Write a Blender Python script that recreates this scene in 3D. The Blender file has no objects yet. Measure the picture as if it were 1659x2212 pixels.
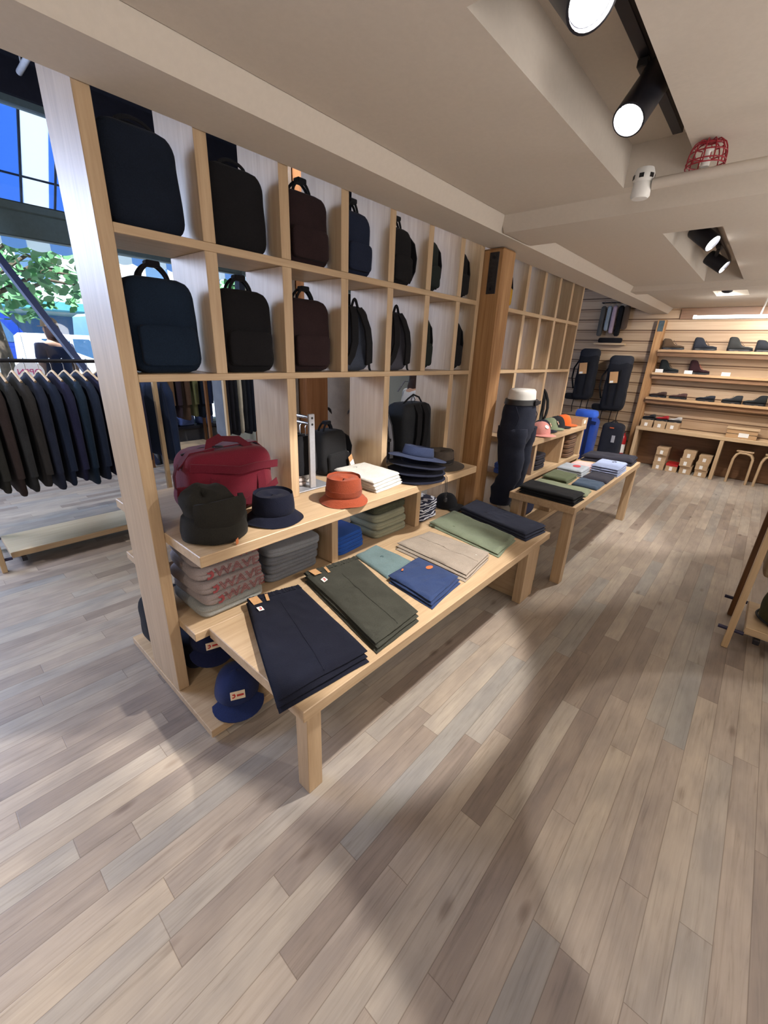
import bpy, bmesh, math, random
from mathutils import Vector, Matrix, noise
random.seed(7)
C = bpy.context.scene.collection
PI = math.pi

# ------------------------------------------------------------------ materials
def _nt(name):
    m = bpy.data.materials.new(name); m.use_nodes = True
    nt = m.node_tree; b = nt.nodes['Principled BSDF']
    return m, nt, b

def srgb(r, g, b):
    f = lambda c: (c/255/12.92) if c/255 <= 0.04045 else ((c/255+0.055)/1.055)**2.4
    return (f(r), f(g), f(b), 1)

def N(nt, t, **k):
    n = nt.nodes.new(t)
    for a, v in k.items(): setattr(n, a, v)
    return n

def mathn(nt, op, a, b=None, c=None):
    n = N(nt, 'ShaderNodeMath', operation=op)
    for i, v in enumerate((a, b, c)):
        if v is None: continue
        if isinstance(v, (int, float)): n.inputs[i].default_value = v
        else: nt.links.new(v, n.inputs[i])
    return n.outputs[0]

def coords(nt, scale=(1, 1, 1), shift=True):
    tc = N(nt, 'ShaderNodeTexCoord'); mp = N(nt, 'ShaderNodeMapping')
    mp.inputs['Scale'].default_value = scale
    nt.links.new(tc.outputs['Object'], mp.inputs['Vector'])
    if shift:
        oi = N(nt, 'ShaderNodeObjectInfo')
        nt.links.new(mathn(nt, 'MULTIPLY', oi.outputs['Random'], 40.0), mp.inputs['Location'])
    return mp.outputs['Vector']

def ramp(nt, fac, stops):
    r = N(nt, 'ShaderNodeValToRGB'); e = r.color_ramp.elements
    e[0].position, e[0].color = stops[0]; e[1].position, e[1].color = stops[-1]
    for p, c in stops[1:-1]:
        x = e.new(p); x.color = c
    nt.links.new(fac, r.inputs[0]); return r.outputs[0]

def plain(name, col, rough=.5, metal=0., scale=30., amp=.08, bump=0., spec=.5):
    m, nt, b = _nt(name)
    n = N(nt, 'ShaderNodeTexNoise'); n.inputs['Scale'].default_value = scale; n.inputs['Detail'].default_value = 3
    nt.links.new(coords(nt), n.inputs['Vector'])
    lo = tuple(c*(1-amp) for c in col[:3])+(1,); hi = tuple(min(1, c*(1+amp)) for c in col[:3])+(1,)
    nt.links.new(ramp(nt, n.outputs[0], [(.3, lo), (.7, hi)]), b.inputs['Base Color'])
    b.inputs['Roughness'].default_value = rough; b.inputs['Metallic'].default_value = metal
    b.inputs['Specular IOR Level'].default_value = spec
    if bump:
        bp = N(nt, 'ShaderNodeBump'); bp.inputs['Strength'].default_value = bump; bp.inputs['Distance'].default_value = .01
        nt.links.new(n.outputs[0], bp.inputs['Height']); nt.links.new(bp.outputs[0], b.inputs['Normal'])
    return m

_fab = {}
def fabric(r, g, b_, melange=.12, weave=260., wr=.35):
    key = (r, g, b_, melange)
    if key in _fab: return _fab[key]
    m, nt, b = _nt('fabric_%d_%d_%d' % (r, g, b_)); col = srgb(r, g, b_)
    v = coords(nt)
    n = N(nt, 'ShaderNodeTexNoise'); n.inputs['Scale'].default_value = weave; n.inputs['Detail'].default_value = 2
    n2 = N(nt, 'ShaderNodeTexNoise'); n2.inputs['Scale'].default_value = 9; n2.inputs['Detail'].default_value = 4
    for q in (n, n2): nt.links.new(v, q.inputs['Vector'])
    mix = mathn(nt, 'ADD', mathn(nt, 'MULTIPLY', n.outputs[0], .6), mathn(nt, 'MULTIPLY', n2.outputs[0], .4))
    lo = tuple(c*(1-melange*2) for c in col[:3])+(1,); hi = tuple(min(1, c*(1+melange*2)+.002) for c in col[:3])+(1,)
    nt.links.new(ramp(nt, mix, [(.3, lo), (.7, hi)]), b.inputs['Base Color'])
    b.inputs['Roughness'].default_value = .92; b.inputs['Specular IOR Level'].default_value = .18
    b.inputs['Sheen Weight'].default_value = .03 if max(r, g, b_) < 80 else .1
    bp = N(nt, 'ShaderNodeBump'); bp.inputs['Strength'].default_value = wr; bp.inputs['Distance'].default_value = .006
    nt.links.new(mix, bp.inputs['Height']); nt.links.new(bp.outputs[0], b.inputs['Normal'])
    _fab[key] = m; return m

def wood(name, lo, hi, axis='x', dark=None, rough=.45, k=1.0):
    m, nt, b = _nt(name)
    s = {'x': (1.2*k, 22*k, 22*k), 'y': (22*k, 1.2*k, 22*k), 'z': (22*k, 22*k, 1.2*k)}[axis]
    v = coords(nt, s)
    n = N(nt, 'ShaderNodeTexNoise'); n.inputs['Scale'].default_value = 1.6; n.inputs['Detail'].default_value = 6
    n.inputs['Roughness'].default_value = .6; n.inputs['Distortion'].default_value = .6
    nt.links.new(v, n.inputs['Vector'])
    n3 = N(nt, 'ShaderNodeTexNoise'); n3.inputs['Scale'].default_value = 6; n3.inputs['Detail'].default_value = 3
    nt.links.new(v, n3.inputs['Vector'])
    f = mathn(nt, 'ADD', mathn(nt, 'MULTIPLY', n.outputs[0], .7), mathn(nt, 'MULTIPLY', n3.outputs[0], .3))
    st = [(.3, lo), (.66, hi)]
    if dark: st = [(.22, dark), (.42, lo), (.68, hi)]
    nt.links.new(ramp(nt, f, st), b.inputs['Base Color'])
    b.inputs['Roughness'].default_value = rough; b.inputs['Specular IOR Level'].default_value = .35
    bp = N(nt, 'ShaderNodeBump'); bp.inputs['Strength'].default_value = .08; bp.inputs['Distance'].default_value = .004
    nt.links.new(f, bp.inputs['Height']); nt.links.new(bp.outputs[0], b.inputs['Normal'])
    return m

def emit(name, col, s):
    m, nt, b = _nt(name)
    b.inputs['Base Color'].default_value = col
    b.inputs['Emission Color'].default_value = col; b.inputs['Emission Strength'].default_value = s
    return m

MAPLE = {a: wood('maple_'+a, srgb(172, 144, 112), srgb(197, 170, 137), a) for a in 'xyz'}
TIMBER = wood('fir_timber', srgb(160, 118, 78), srgb(190, 150, 106), 'z', dark=srgb(122, 84, 54), rough=.7, k=.55)
TIMBER_RED = wood('reclaimed_timber', srgb(146, 100, 66), srgb(172, 122, 82), 'z', dark=srgb(100, 66, 44), rough=.75, k=.5)
PLATFORM = wood('platform_wood', srgb(186, 158, 122), srgb(206, 182, 148), 'x', rough=.3)
RACKWOOD = wood('rack_wood', srgb(190, 160, 120), srgb(210, 182, 144), 'z')
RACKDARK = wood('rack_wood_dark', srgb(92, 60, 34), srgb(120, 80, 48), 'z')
PLASTER = plain('ceiling_plaster', srgb(206, 196, 184), .9, scale=60, amp=.02, bump=.05)
PLASTER_GREY = plain('wall_plaster_grey', srgb(172, 178, 176), .9, scale=40, amp=.03)
DARKPAINT = plain('dark_paint', srgb(38, 40, 52), .8, scale=20, amp=.1)
BLACKM = plain('black_metal', srgb(30, 30, 38), .45, .3, scale=50, amp=.1)
BLACKP = plain('black_plastic', srgb(24, 24, 28), .5, scale=50, amp=.1)
SILVER = plain('brushed_steel', srgb(196, 198, 206), .35, .6, scale=80, amp=.05)
CHROME = plain('chrome', srgb(210, 210, 214), .2, .9, scale=80, amp=.04)
WHITEP = plain('white_plastic', srgb(232, 230, 226), .5, scale=40, amp=.03)
PAPER = plain('white_paper', srgb(232, 230, 228), .8, scale=90, amp=.03)
KRAFT = plain('kraft_card', srgb(186, 142, 98), .85, scale=90, amp=.08)
KRAFTBOX = plain('kraft_box', srgb(176, 148, 116), .85, scale=60, amp=.06)
REDP = plain('red_print', srgb(186, 52, 44), .8, scale=60, amp=.06)
REDWIRE = plain('red_wire', srgb(150, 30, 44), .5, scale=60, amp=.06)
REDGLOSS = plain('red_enamel', srgb(168, 30, 34), .3, scale=30, amp=.05)
LEATHER = plain('tan_leather', srgb(190, 110, 66), .6, scale=90, amp=.1)
SKIN = plain('skin', srgb(206, 158, 130), .6, scale=40, amp=.05)
HAIR = plain('dark_hair', srgb(52, 30, 26), .6, scale=120, amp=.3)
HAIRRED = plain('auburn_hair', srgb(92, 36, 34), .6, scale=120, amp=.3)
MANNEQ = plain('mannequin_white', srgb(222, 220, 216), .5, scale=30, amp=.02)
LENS = emit('spot_lens', (1, .98, .95, 1), 30)
TUBEL = emit('tube_glow', (1, .98, .95, 1), 5)
GLOWW = emit('recess_glow_plate', (1, .97, .9, 1), 3.0)

def floor_mat():
    m, nt, b = _nt('oak_plank_floor')
    tc = N(nt, 'ShaderNodeTexCoord'); sp = N(nt, 'ShaderNodeSeparateXYZ')
    nt.links.new(tc.outputs['Object'], sp.inputs[0])
    x, y = sp.outputs[0], sp.outputs[1]
    W = .083
    yy = mathn(nt, 'DIVIDE', y, W); row = mathn(nt, 'FLOOR', yy); fy = mathn(nt, 'FRACT', yy)
    wr = N(nt, 'ShaderNodeTexWhiteNoise', noise_dimensions='1D'); nt.links.new(row, wr.inputs['W'])
    L = mathn(nt, 'ADD', mathn(nt, 'MULTIPLY', wr.outputs['Value'], .7), .7)
    xx = mathn(nt, 'ADD', mathn(nt, 'DIVIDE', x, L), mathn(nt, 'MULTIPLY', wr.outputs['Value'], 37.3))
    col = mathn(nt, 'FLOOR', xx); fx = mathn(nt, 'FRACT', xx)
    cv = N(nt, 'ShaderNodeCombineXYZ'); nt.links.new(row, cv.inputs[0]); nt.links.new(col, cv.inputs[1])
    wn = N(nt, 'ShaderNodeTexWhiteNoise', noise_dimensions='2D'); nt.links.new(cv.outputs[0], wn.inputs['Vector'])
    idv = wn.outputs['Value']
    base = ramp(nt, idv, [(0, srgb(134, 121, 111)), (.14, srgb(146, 133, 122)), (.32, srgb(157, 144, 132)), (.5, srgb(164, 151, 137)), (.64, srgb(157, 149, 140)), (.8, srgb(168, 154, 138)), (.92, srgb(144, 140, 135)), (1, srgb(174, 161, 146))])
    gv = N(nt, 'ShaderNodeCombineXYZ')
    nt.links.new(mathn(nt, 'ADD', mathn(nt, 'MULTIPLY', x, 2.2), mathn(nt, 'MULTIPLY', idv, 91)), gv.inputs[0])
    nt.links.new(mathn(nt, 'MULTIPLY', y, 46), gv.inputs[1]); nt.links.new(mathn(nt, 'MULTIPLY', idv, 53), gv.inputs[2])
    g = N(nt, 'ShaderNodeTexNoise'); g.inputs['Scale'].default_value = 1.5; g.inputs['Detail'].default_value = 7
    g.inputs['Roughness'].default_value = .65; g.inputs['Distortion'].default_value = 1.1
    nt.links.new(gv.outputs[0], g.inputs['Vector'])
    bl = N(nt, 'ShaderNodeTexNoise'); bl.inputs['Scale'].default_value = 5; bl.inputs['Detail'].default_value = 3
    bv = N(nt, 'ShaderNodeCombineXYZ')
    nt.links.new(mathn(nt, 'ADD', x, mathn(nt, 'MULTIPLY', idv, 17)), bv.inputs[0]); nt.links.new(mathn(nt, 'MULTIPLY', y, 2.4), bv.inputs[1]); nt.links.new(mathn(nt, 'MULTIPLY', idv, 30), bv.inputs[2])
    nt.links.new(bv.outputs[0], bl.inputs['Vector'])
    gr = ramp(nt, g.outputs[0], [(.26, (.55, .52, .5, 1)), (.45, (.92, .91, .9, 1)), (.75, (1.12, 1.12, 1.12, 1))])
    m1 = N(nt, 'ShaderNodeMix', data_type='RGBA', blend_type='MULTIPLY'); m1.inputs[0].default_value = .75
    nt.links.new(base, m1.inputs[6]); nt.links.new(gr, m1.inputs[7])
    br = ramp(nt, bl.outputs[0], [(.3, (.76, .76, .79, 1)), (.65, (1.08, 1.07, 1.05, 1))])
    m2 = N(nt, 'ShaderNodeMix', data_type='RGBA', blend_type='MULTIPLY'); m2.inputs[0].default_value = .8
    nt.links.new(m1.outputs[2], m2.inputs[6]); nt.links.new(br, m2.inputs[7])
    # knots
    kv = N(nt, 'ShaderNodeCombineXYZ'); nt.links.new(mathn(nt, 'MULTIPLY', x, 2.6), kv.inputs[0]); nt.links.new(mathn(nt, 'MULTIPLY', y, 7), kv.inputs[1])
    vo = N(nt, 'ShaderNodeTexVoronoi'); vo.inputs['Scale'].default_value = 1; nt.links.new(kv.outputs[0], vo.inputs['Vector'])
    kn = ramp(nt, vo.outputs['Distance'], [(.0, (.45, .4, .38, 1)), (.05, (.55, .5, .48, 1)), (.13, (1, 1, 1, 1))])
    m3 = N(nt, 'ShaderNodeMix', data_type='RGBA', blend_type='MULTIPLY'); m3.inputs[0].default_value = .8
    nt.links.new(m2.outputs[2], m3.inputs[6]); nt.links.new(kn, m3.inputs[7])
    # seams
    ey = mathn(nt, 'MULTIPLY', mathn(nt, 'MINIMUM', fy, mathn(nt, 'SUBTRACT', 1, fy)), W)
    ex = mathn(nt, 'MULTIPLY', mathn(nt, 'MINIMUM', fx, mathn(nt, 'SUBTRACT', 1, fx)), L)
    e = mathn(nt, 'MINIMUM', ey, ex)
    seam = ramp(nt, mathn(nt, 'MULTIPLY', e, 400), [(.0, (.5, .46, .42, 1)), (.25, (.62, .58, .55, 1)), (.7, (1, 1, 1, 1))])
    m4 = N(nt, 'ShaderNodeMix', data_type='RGBA', blend_type='MULTIPLY'); m4.inputs[0].default_value = .85
    nt.links.new(m3.outputs[2], m4.inputs[6]); nt.links.new(seam, m4.inputs[7])
    nt.links.new(m4.outputs[2], b.inputs['Base Color'])
    b.inputs['Specular IOR Level'].default_value = .4
    nt.links.new(mathn(nt, 'ADD', mathn(nt, 'MULTIPLY', g.outputs[0], .25), .3), b.inputs['Roughness'])
    bp = N(nt, 'ShaderNodeBump'); bp.inputs['Strength'].default_value = .12; bp.inputs['Distance'].default_value = .004
    nt.links.new(mathn(nt, 'ADD', g.outputs[0], mathn(nt, 'MULTIPLY', mathn(nt, 'MINIMUM', mathn(nt, 'MULTIPLY', e, 400), 1), 1.5)), bp.inputs['Height'])
    nt.links.new(bp.outputs[0], b.inputs['Normal'])
    return m
FLOOR = floor_mat()

def shiplap():
    m, nt, b = _nt('shiplap_boards')
    tc = N(nt, 'ShaderNodeTexCoord'); sp = N(nt, 'ShaderNodeSeparateXYZ'); nt.links.new(tc.outputs['Object'], sp.inputs[0])
    zz = mathn(nt, 'DIVIDE', sp.outputs[2], .155); row = mathn(nt, 'FLOOR', zz); fz = mathn(nt, 'FRACT', zz)
    wn = N(nt, 'ShaderNodeTexWhiteNoise', noise_dimensions='1D'); nt.links.new(row, wn.inputs['W'])
    cv = N(nt, 'ShaderNodeCombineXYZ'); nt.links.new(mathn(nt, 'ADD', mathn(nt, 'MULTIPLY', sp.outputs[1], 1.5), mathn(nt, 'MULTIPLY', wn.outputs[0], 50)), cv.inputs[1]); nt.links.new(mathn(nt, 'MULTIPLY', sp.outputs[2], 40), cv.inputs[2])
    n = N(nt, 'ShaderNodeTexNoise'); n.inputs['Scale'].default_value = 1.6; n.inputs['Detail'].default_value = 5; nt.links.new(cv.outputs[0], n.inputs['Vector'])
    f = mathn(nt, 'ADD', mathn(nt, 'MULTIPLY', n.outputs[0], .6), mathn(nt, 'MULTIPLY', wn.outputs[0], .4))
    base = ramp(nt, f, [(.25, srgb(164, 136, 108)), (.75, srgb(192, 166, 138))])
    gap = ramp(nt, fz, [(.0, (.25, .18, .12, 1)), (.09, (.3, .22, .16, 1)), (.12, (1, 1, 1, 1)), (.80, (1, 1, 1, 1)), (.84, (.55, .45, .38, 1)), (.9, (.9, .88, .85, 1)), (1, (.9, .88, .85, 1))])
    mx = N(nt, 'ShaderNodeMix', data_type='RGBA', blend_type='MULTIPLY'); mx.inputs[0].default_value = 1
    nt.links.new(base, mx.inputs[6]); nt.links.new(gap, mx.inputs[7]); nt.links.new(mx.outputs[2], b.inputs['Base Color'])
    b.inputs['Roughness'].default_value = .6
    bp = N(nt, 'ShaderNodeBump'); bp.inputs['Strength'].default_value = .5; bp.inputs['Distance'].default_value = .01
    nt.links.new(gap, bp.inputs['Height']); nt.links.new(bp.outputs[0], b.inputs['Normal'])
    return m
SHIPLAP = shiplap()

def stripes(name, ca, cb, period, axis, em=0.):
    m, nt, b = _nt(name)
    tc = N(nt, 'ShaderNodeTexCoord'); sp = N(nt, 'ShaderNodeSeparateXYZ'); nt.links.new(tc.outputs['Object'], sp.inputs[0])
    f = mathn(nt, 'FRACT', mathn(nt, 'DIVIDE', sp.outputs[axis], period))
    r = ramp(nt, f, [(.49, ca), (.51, cb)]); nt.links.new(r, b.inputs['Base Color']); b.inputs['Roughness'].default_value = .85
    if em:
        nt.links.new(r, b.inputs['Emission Color']); b.inputs['Emission Strength'].default_value = em
    return m

def mottled(name, a, b_, scale, rough=.95):
    m, nt, b = _nt(name)
    n = N(nt, 'ShaderNodeTexNoise'); n.inputs['Scale'].default_value = scale; n.inputs['Detail'].default_value = 3
    nt.links.new(coords(nt), n.inputs['Vector'])
    nt.links.new(ramp(nt, n.outputs[0], [(.46, a), (.54, b_)]), b.inputs['Base Color']); b.inputs['Roughness'].default_value = rough
    b.inputs['Specular IOR Level'].default_value = .2
    return m

def pane_mat():
    m, nt, b = _nt('window_glass'); nt.nodes.remove(b)
    out = nt.nodes['Material Output']
    tr = N(nt, 'ShaderNodeBsdfTransparent'); tr.inputs[0].default_value = (.93, .97, 1, 1)
    gl = N(nt, 'ShaderNodeBsdfGlossy'); gl.inputs['Roughness'].default_value = .02
    fr = N(nt, 'ShaderNodeFresnel'); fr.inputs[0].default_value = 1.45
    mx = N(nt, 'ShaderNodeMixShader')
    nt.links.new(fr.outputs[0], mx.inputs[0]); nt.links.new(tr.outputs[0], mx.inputs[1]); nt.links.new(gl.outputs[0], mx.inputs[2])
    nt.links.new(mx.outputs[0], out.inputs[0]); return m
PANE = pane_mat()

def clearbag():
    m, nt, b = _nt('clear_plastic'); nt.nodes.remove(b); out = nt.nodes['Material Output']
    tr = N(nt, 'ShaderNodeBsdfTransparent'); gl = N(nt, 'ShaderNodeBsdfGlossy'); gl.inputs['Roughness'].default_value = .12
    n = N(nt, 'ShaderNodeTexNoise'); n.inputs['Scale'].default_value = 22; nt.links.new(coords(nt), n.inputs['Vector'])
    bp = N(nt, 'ShaderNodeBump'); bp.inputs['Strength'].default_value = .9; bp.inputs['Distance'].default_value = .02
    nt.links.new(n.outputs[0], bp.inputs['Height']); nt.links.new(bp.outputs[0], gl.inputs['Normal'])
    mx = N(nt, 'ShaderNodeMixShader'); mx.inputs[0].default_value = .22
    nt.links.new(tr.outputs[0], mx.inputs[1]); nt.links.new(gl.outputs[0], mx.inputs[2]); nt.links.new(mx.outputs[0], out.inputs[0])
    return m
CLEAR = clearbag()

# ------------------------------------------------------------------ mesh helpers
class MB:
    def __init__(s): s.bm = bmesh.new()
    def box(s, x0, x1, y0, y1, z0, z1, bev=0., M=None):
        v = [s.bm.verts.new(p) for p in ((x0,y0,z0),(x1,y0,z0),(x1,y1,z0),(x0,y1,z0),(x0,y0,z1),(x1,y0,z1),(x1,y1,z1),(x0,y1,z1))]
        f = [s.bm.faces.new([v[i] for i in q]) for q in ((0,3,2,1),(4,5,6,7),(0,1,5,4),(1,2,6,5),(2,3,7,6),(3,0,4,7))]
        vs = set(v)
        if bev:
            es = set(e for q in f for e in q.edges)
            r = bmesh.ops.bevel(s.bm, geom=list(es), offset=bev, segments=1, affect='EDGES')
            vs = set(r['verts']) | set(x for x in v if x.is_valid)
        if M is not None: bmesh.ops.transform(s.bm, matrix=M, verts=[x for x in vs if x.is_valid])
        return s
    def loft(s, rings, closed=True, cap=True):
        R = [[s.bm.verts.new(p) for p in r] for r in rings]
        n = len(R[0])
        for a, b in zip(R, R[1:]):
            for i in range(n if closed else n-1):
                j = (i+1) % n
                try: s.bm.faces.new((a[i], a[j], b[j], b[i]))
                except ValueError: pass
        if cap and closed:
            for r, rev in ((R[0], True), (R[-1], False)):
                try: s.bm.faces.new(list(reversed(r)) if rev else r)
                except ValueError: pass
        return s
    def tube(s, pts, r, seg=8, cap=True, sx=1., sy=1.):
        pts = [Vector(p) for p in pts]; rings = []; up = None
        for i, p in enumerate(pts):
            t = (pts[min(i+1, len(pts)-1)] - pts[max(i-1, 0)]).normalized()
            if up is None:
                up = Vector((0, 0, 1)) if abs(t.z) < .9 else Vector((1, 0, 0))
            a = t.cross(up).normalized(); up = a.cross(t).normalized()
            rr = r[i] if isinstance(r, (list, tuple)) else r
            rings.append([p + a*(math.cos(2*PI*k/seg)*rr*sx) + up*(math.sin(2*PI*k/seg)*rr*sy) for k in range(seg)])
        return s.loft(rings, True, cap)
    def strap(s, pts, w, t=.003, side=Vector((0, 1, 0))):
        pts = [Vector(p) for p in pts]; rings = []
        for i, p in enumerate(pts):
            d = (pts[min(i+1, len(pts)-1)] - pts[max(i-1, 0)]).normalized()
            a = (side - d*side.dot(d)).normalized(); n = d.cross(a).normalized()
            rings.append([p+a*w/2+n*t/2, p-a*w/2+n*t/2, p-a*w/2-n*t/2, p+a*w/2-n*t/2])
        return s.loft(rings)
    def lathe(s, prof, seg=28, c=(0, 0, 0), sx=1., sy=1., M=None, fn=None):
        rings = []
        for r, z in prof:
            ring = []
            for k in range(seg):
                a = 2*PI*k/seg; p = Vector((c[0]+math.cos(a)*max(r, 1e-4)*sx, c[1]+math.sin(a)*max(r, 1e-4)*sy, c[2]+z))
                if fn: p = fn(p, a, r)
                if M is not None: p = M @ p
                ring.append(p)
            rings.append(ring)
        return s.loft(rings)
    def prism(s, poly, z0, z1, M=None):
        a = [Vector((x, y, z0)) for x, y in poly]; b = [Vector((x, y, z1)) for x, y in poly]
        if M is not None: a = [M @ p for p in a]; b = [M @ p for p in b]
        return s.loft([a, b])
    def soft(s, w, d, h, c=(0, 0, 0), e=4., er=.06, lev=14, seg=36, taper=(1., 1.), dep=None, wr=0., seed=0., lean=(0, 0), wf=14.):
        rings = []
        for i in range(lev+1):
            u = i/lev; t = (1-math.cos(PI*u))/2*.5 + u*.5
            z = h*t
            dz = min(z, h-z); k = 1.
            if dz < er: k = 1-(er/max(w, d))*1.6*(1-math.sqrt(max(0, 1-(1-dz/er)**2)))
            tx = taper[0] + (taper[1]-taper[0])*t
            ring = []
            for j in range(seg):
                a = 2*PI*j/seg; ca, sa = math.cos(a), math.sin(a)
                px = abs(ca)**(2/e)*math.copysign(1, ca)*w/2*k*tx
                py = abs(sa)**(2/e)*math.copysign(1, sa)*d/2*k*(dep(t) if dep else 1)
                p = Vector((px+lean[0]*t, py+lean[1]*t, z))
                if wr:
                    n = noise.noise_vector((p*wf)+Vector((seed, seed*1.7, 0)))
                    p += Vector((n.x, n.y, n.z*.5 if 0 < i < lev else 0))*wr
                    p.z = max(0, p.z)
                ring.append(p+Vector(c))
            rings.append(ring)
        return s.loft(rings)
    def build(s, name, m, parent=None, smooth=True, ang=40, keep=False):
        me = bpy.data.meshes.new(name)
        bmesh.ops.recalc_face_normals(s.bm, faces=s.bm.faces[:])
        s.bm.to_mesh(me)
        if not keep: s.bm.free()
        me.materials.append(m)
        if smooth:
            me.polygons.foreach_set('use_smooth', [True]*len(me.polygons)); me.set_sharp_from_angle(angle=math.radians(ang))
        o = bpy.data.objects.new(name, me); C.objects.link(o)
        if parent: o.parent = parent
        return o

def tag(o, label=None, cat=None, group=None, kind=None):
    for k, v in (('label', label), ('category', cat), ('group', group), ('kind', kind)):
        if v: o[k] = v
    return o
def thing(name, label, cat, loc=(0, 0, 0), rz=0., group=None, rot=None):
    o = bpy.data.objects.new(name, None); C.objects.link(o); o.empty_display_size = .05
    o.location = loc; o.rotation_euler = rot if rot else (0, 0, rz)
    return tag(o, label, cat, group)
def struct(name, mb, m, smooth=False, label=None):
    o = mb.build(name, m, None, smooth); o['kind'] = 'structure'
    if label: o['label'] = label
    return o
def dup(root, loc, rz=None, label=None, group=None, rot=None, mats=None):
    r = root.copy(); C.objects.link(r); r.location = loc
    if rz is not None: r.rotation_euler = (0, 0, rz)
    if rot: r.rotation_euler = rot
    if label: r['label'] = label
    if group: r['group'] = group
    for ch in list(root.children):
        c = ch.copy(); C.objects.link(c); c.parent = r
        for g in list(ch.children):
            d = g.copy(); C.objects.link(d); d.parent = c
    return r
def V3(*a): return Vector(a)
def B(*a, **k): return MB().box(*a, **k)
def arc(p0, p1, h, n=10, axis=Vector((0, 0, 1)), pw=1.):
    p0, p1 = Vector(p0), Vector(p1)
    return [p0.lerp(p1, i/n) + axis*h*(math.sin(PI*i/n)**pw) for i in range(n+1)]
def text_mesh(s, size, name, m, parent, M, ext=.0006, align='CENTER', outline=0.):
    cu = bpy.data.curves.new('lettering', 'FONT'); cu.body = s; cu.size = size; cu.extrude = ext; cu.align_x = align; cu.align_y = 'CENTER'
    if outline: cu.fill_mode = 'NONE'; cu.extrude = 0; cu.bevel_depth = outline; cu.bevel_resolution = 1
    t = bpy.data.objects.new('lettering', cu); C.objects.link(t)
    dg = bpy.context.evaluated_depsgraph_get(); me = bpy.data.meshes.new_from_object(t.evaluated_get(dg))
    bpy.data.objects.remove(t); me.transform(M); me.materials.clear(); me.materials.append(m)
    o = bpy.data.objects.new(name, me); C.objects.link(o); o.parent = parent; return o

# ------------------------------------------------------------------ setting
X0, X1 = -4.5, 7.4
struct('floor', B(X0, 7.5, -4.3, 4.6, -.06, 0), FLOOR)
mb = MB(); zc, zt = 2.32, 2.48
REC = [(-2.6, -.7), (.55, 1.93), (2.86, 4.93), (5.36, 6.1)]
mb.box(X0, 7.5, -.93, -.305, zc, zt); mb.box(X0, 7.5, -4.3, -1.23, zc, zt)
px = X0
for a, b in REC: mb.box(px, a, -1.23, -.93, zc, zt); px = b
mb.box(px, 7.5, -1.23, -.93, zc, zt)
mb.box(X0, 7.5, -1.4, -.6, zt, zt+.03)
struct('ceiling', mb, PLASTER)
# long dropped beam over the shelving, with a splayed edge, and the bulkhead above it
AX = Matrix(((0, 0, 1, 0), (1, 0, 0, 0), (0, 1, 0, 0), (0, 0, 0, 1)))      # (y,z) profile run along x
struct('trim_1', MB().prism([(-.012, 2.25), (-.25, 2.25), (-.3, 2.322), (-.3, 2.6), (-.06, 2.6), (-.06, 4.0), (-.012, 4.0)], X0, 7.4, AX), PLASTER, label='dropped plaster beam running above the shelving')
AY = Matrix(((1, 0, 0, 0), (0, 0, 1, 0), (0, 1, 0, 0), (0, 0, 0, 1)))      # (x,z) profile run along y
struct('trim_2', MB().prism([(2.0, 2.32), (2.07, 2.25), (2.44, 2.25), (2.5, 2.32)], -4.3, -.27, AY), PLASTER, label='plaster cross beam beside the timber post')
struct('trim_3', MB().prism([(5.0, 2.32), (5.04, 2.275), (5.28, 2.275), (5.31, 2.32)], -4.3, -.27, AY), PLASTER, label='far plaster cross beam')
struct('wall_back', B(7.4, 7.5, -4.3, 1.6, 0, 4.0), SHIPLAP)
struct('wall_back_rear', B(7.4, 7.5, 1.6, 4.6, 0, 4.0), PLASTER_GREY)
struct('trim_4', B(7.355, 7.398, -4.3, -.42, 2.17, 2.318, .003), wood('header_board', srgb(108, 80, 62), srgb(134, 102, 80), 'y'), label='dark brown header board over the shoe wall')
struct('wall_right', B(X0, 7.5, -4.4, -4.3, 0, 2.6), PLASTER)
struct('wall_front', B(-4.6, X0, -4.4, 4.6, 0, 4.0), PLASTER)
struct('ceiling_rear', B(X0, 7.5, -.01, 4.6, 4.0, 4.1), DARKPAINT)
mb = MB(); mb.box(X0, -3.2, 4.5, 4.6, 0, 4.0); mb.box(5.9, 7.5, 4.5, 4.6, 0, 4.0); mb.box(-3.2, 5.9, 4.5, 4.6, 0, .45)
struct('wall_left', mb, PLASTER_GREY)
struct('trim_5', B(-3.2, 5.9, 4.45, 4.6, 3.72, 4.0), DARKPAINT, label='dark painted header above the shop window')
FRAMEM = plain('window_frame_paint', srgb(112, 132, 132), .6, scale=30, amp=.06)
MULL = plain('mullion_paint', srgb(64, 74, 92), .6, scale=30, amp=.06)
xs = [-3.2, -1.1, 1.5, 3.2, 4.6, 5.9]
for i, (a, b) in enumerate(zip(xs, xs[1:])):
    g = 4 if i else 4
    w = struct('window_%d' % (i+1), MB().box(a+.03, b-.03, 4.55, 4.556, .5, 3.7), PANE)
    mb = MB(); mb.box(a+.002, b-.002, 4.47, 4.6, 2.52, 2.82, .01); mb.box(a+.002, b-.002, 4.44, 4.62, 2.745, 2.83, .012)
    mb.box(a+.002, b-.002, 4.5, 4.6, 3.66, 3.719); mb.box(a+.002, b-.002, 4.48, 4.62, .451, .52)
    mb.build('window_frame', FRAMEM, w)
    mb = MB(); mb.box(a, a+.045, 4.48, 4.6, .52, 3.66); mb.box(b-.045, b, 4.48, 4.6, .52, 3.66)
    mb.build('window_mullion', MULL, w)

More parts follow.
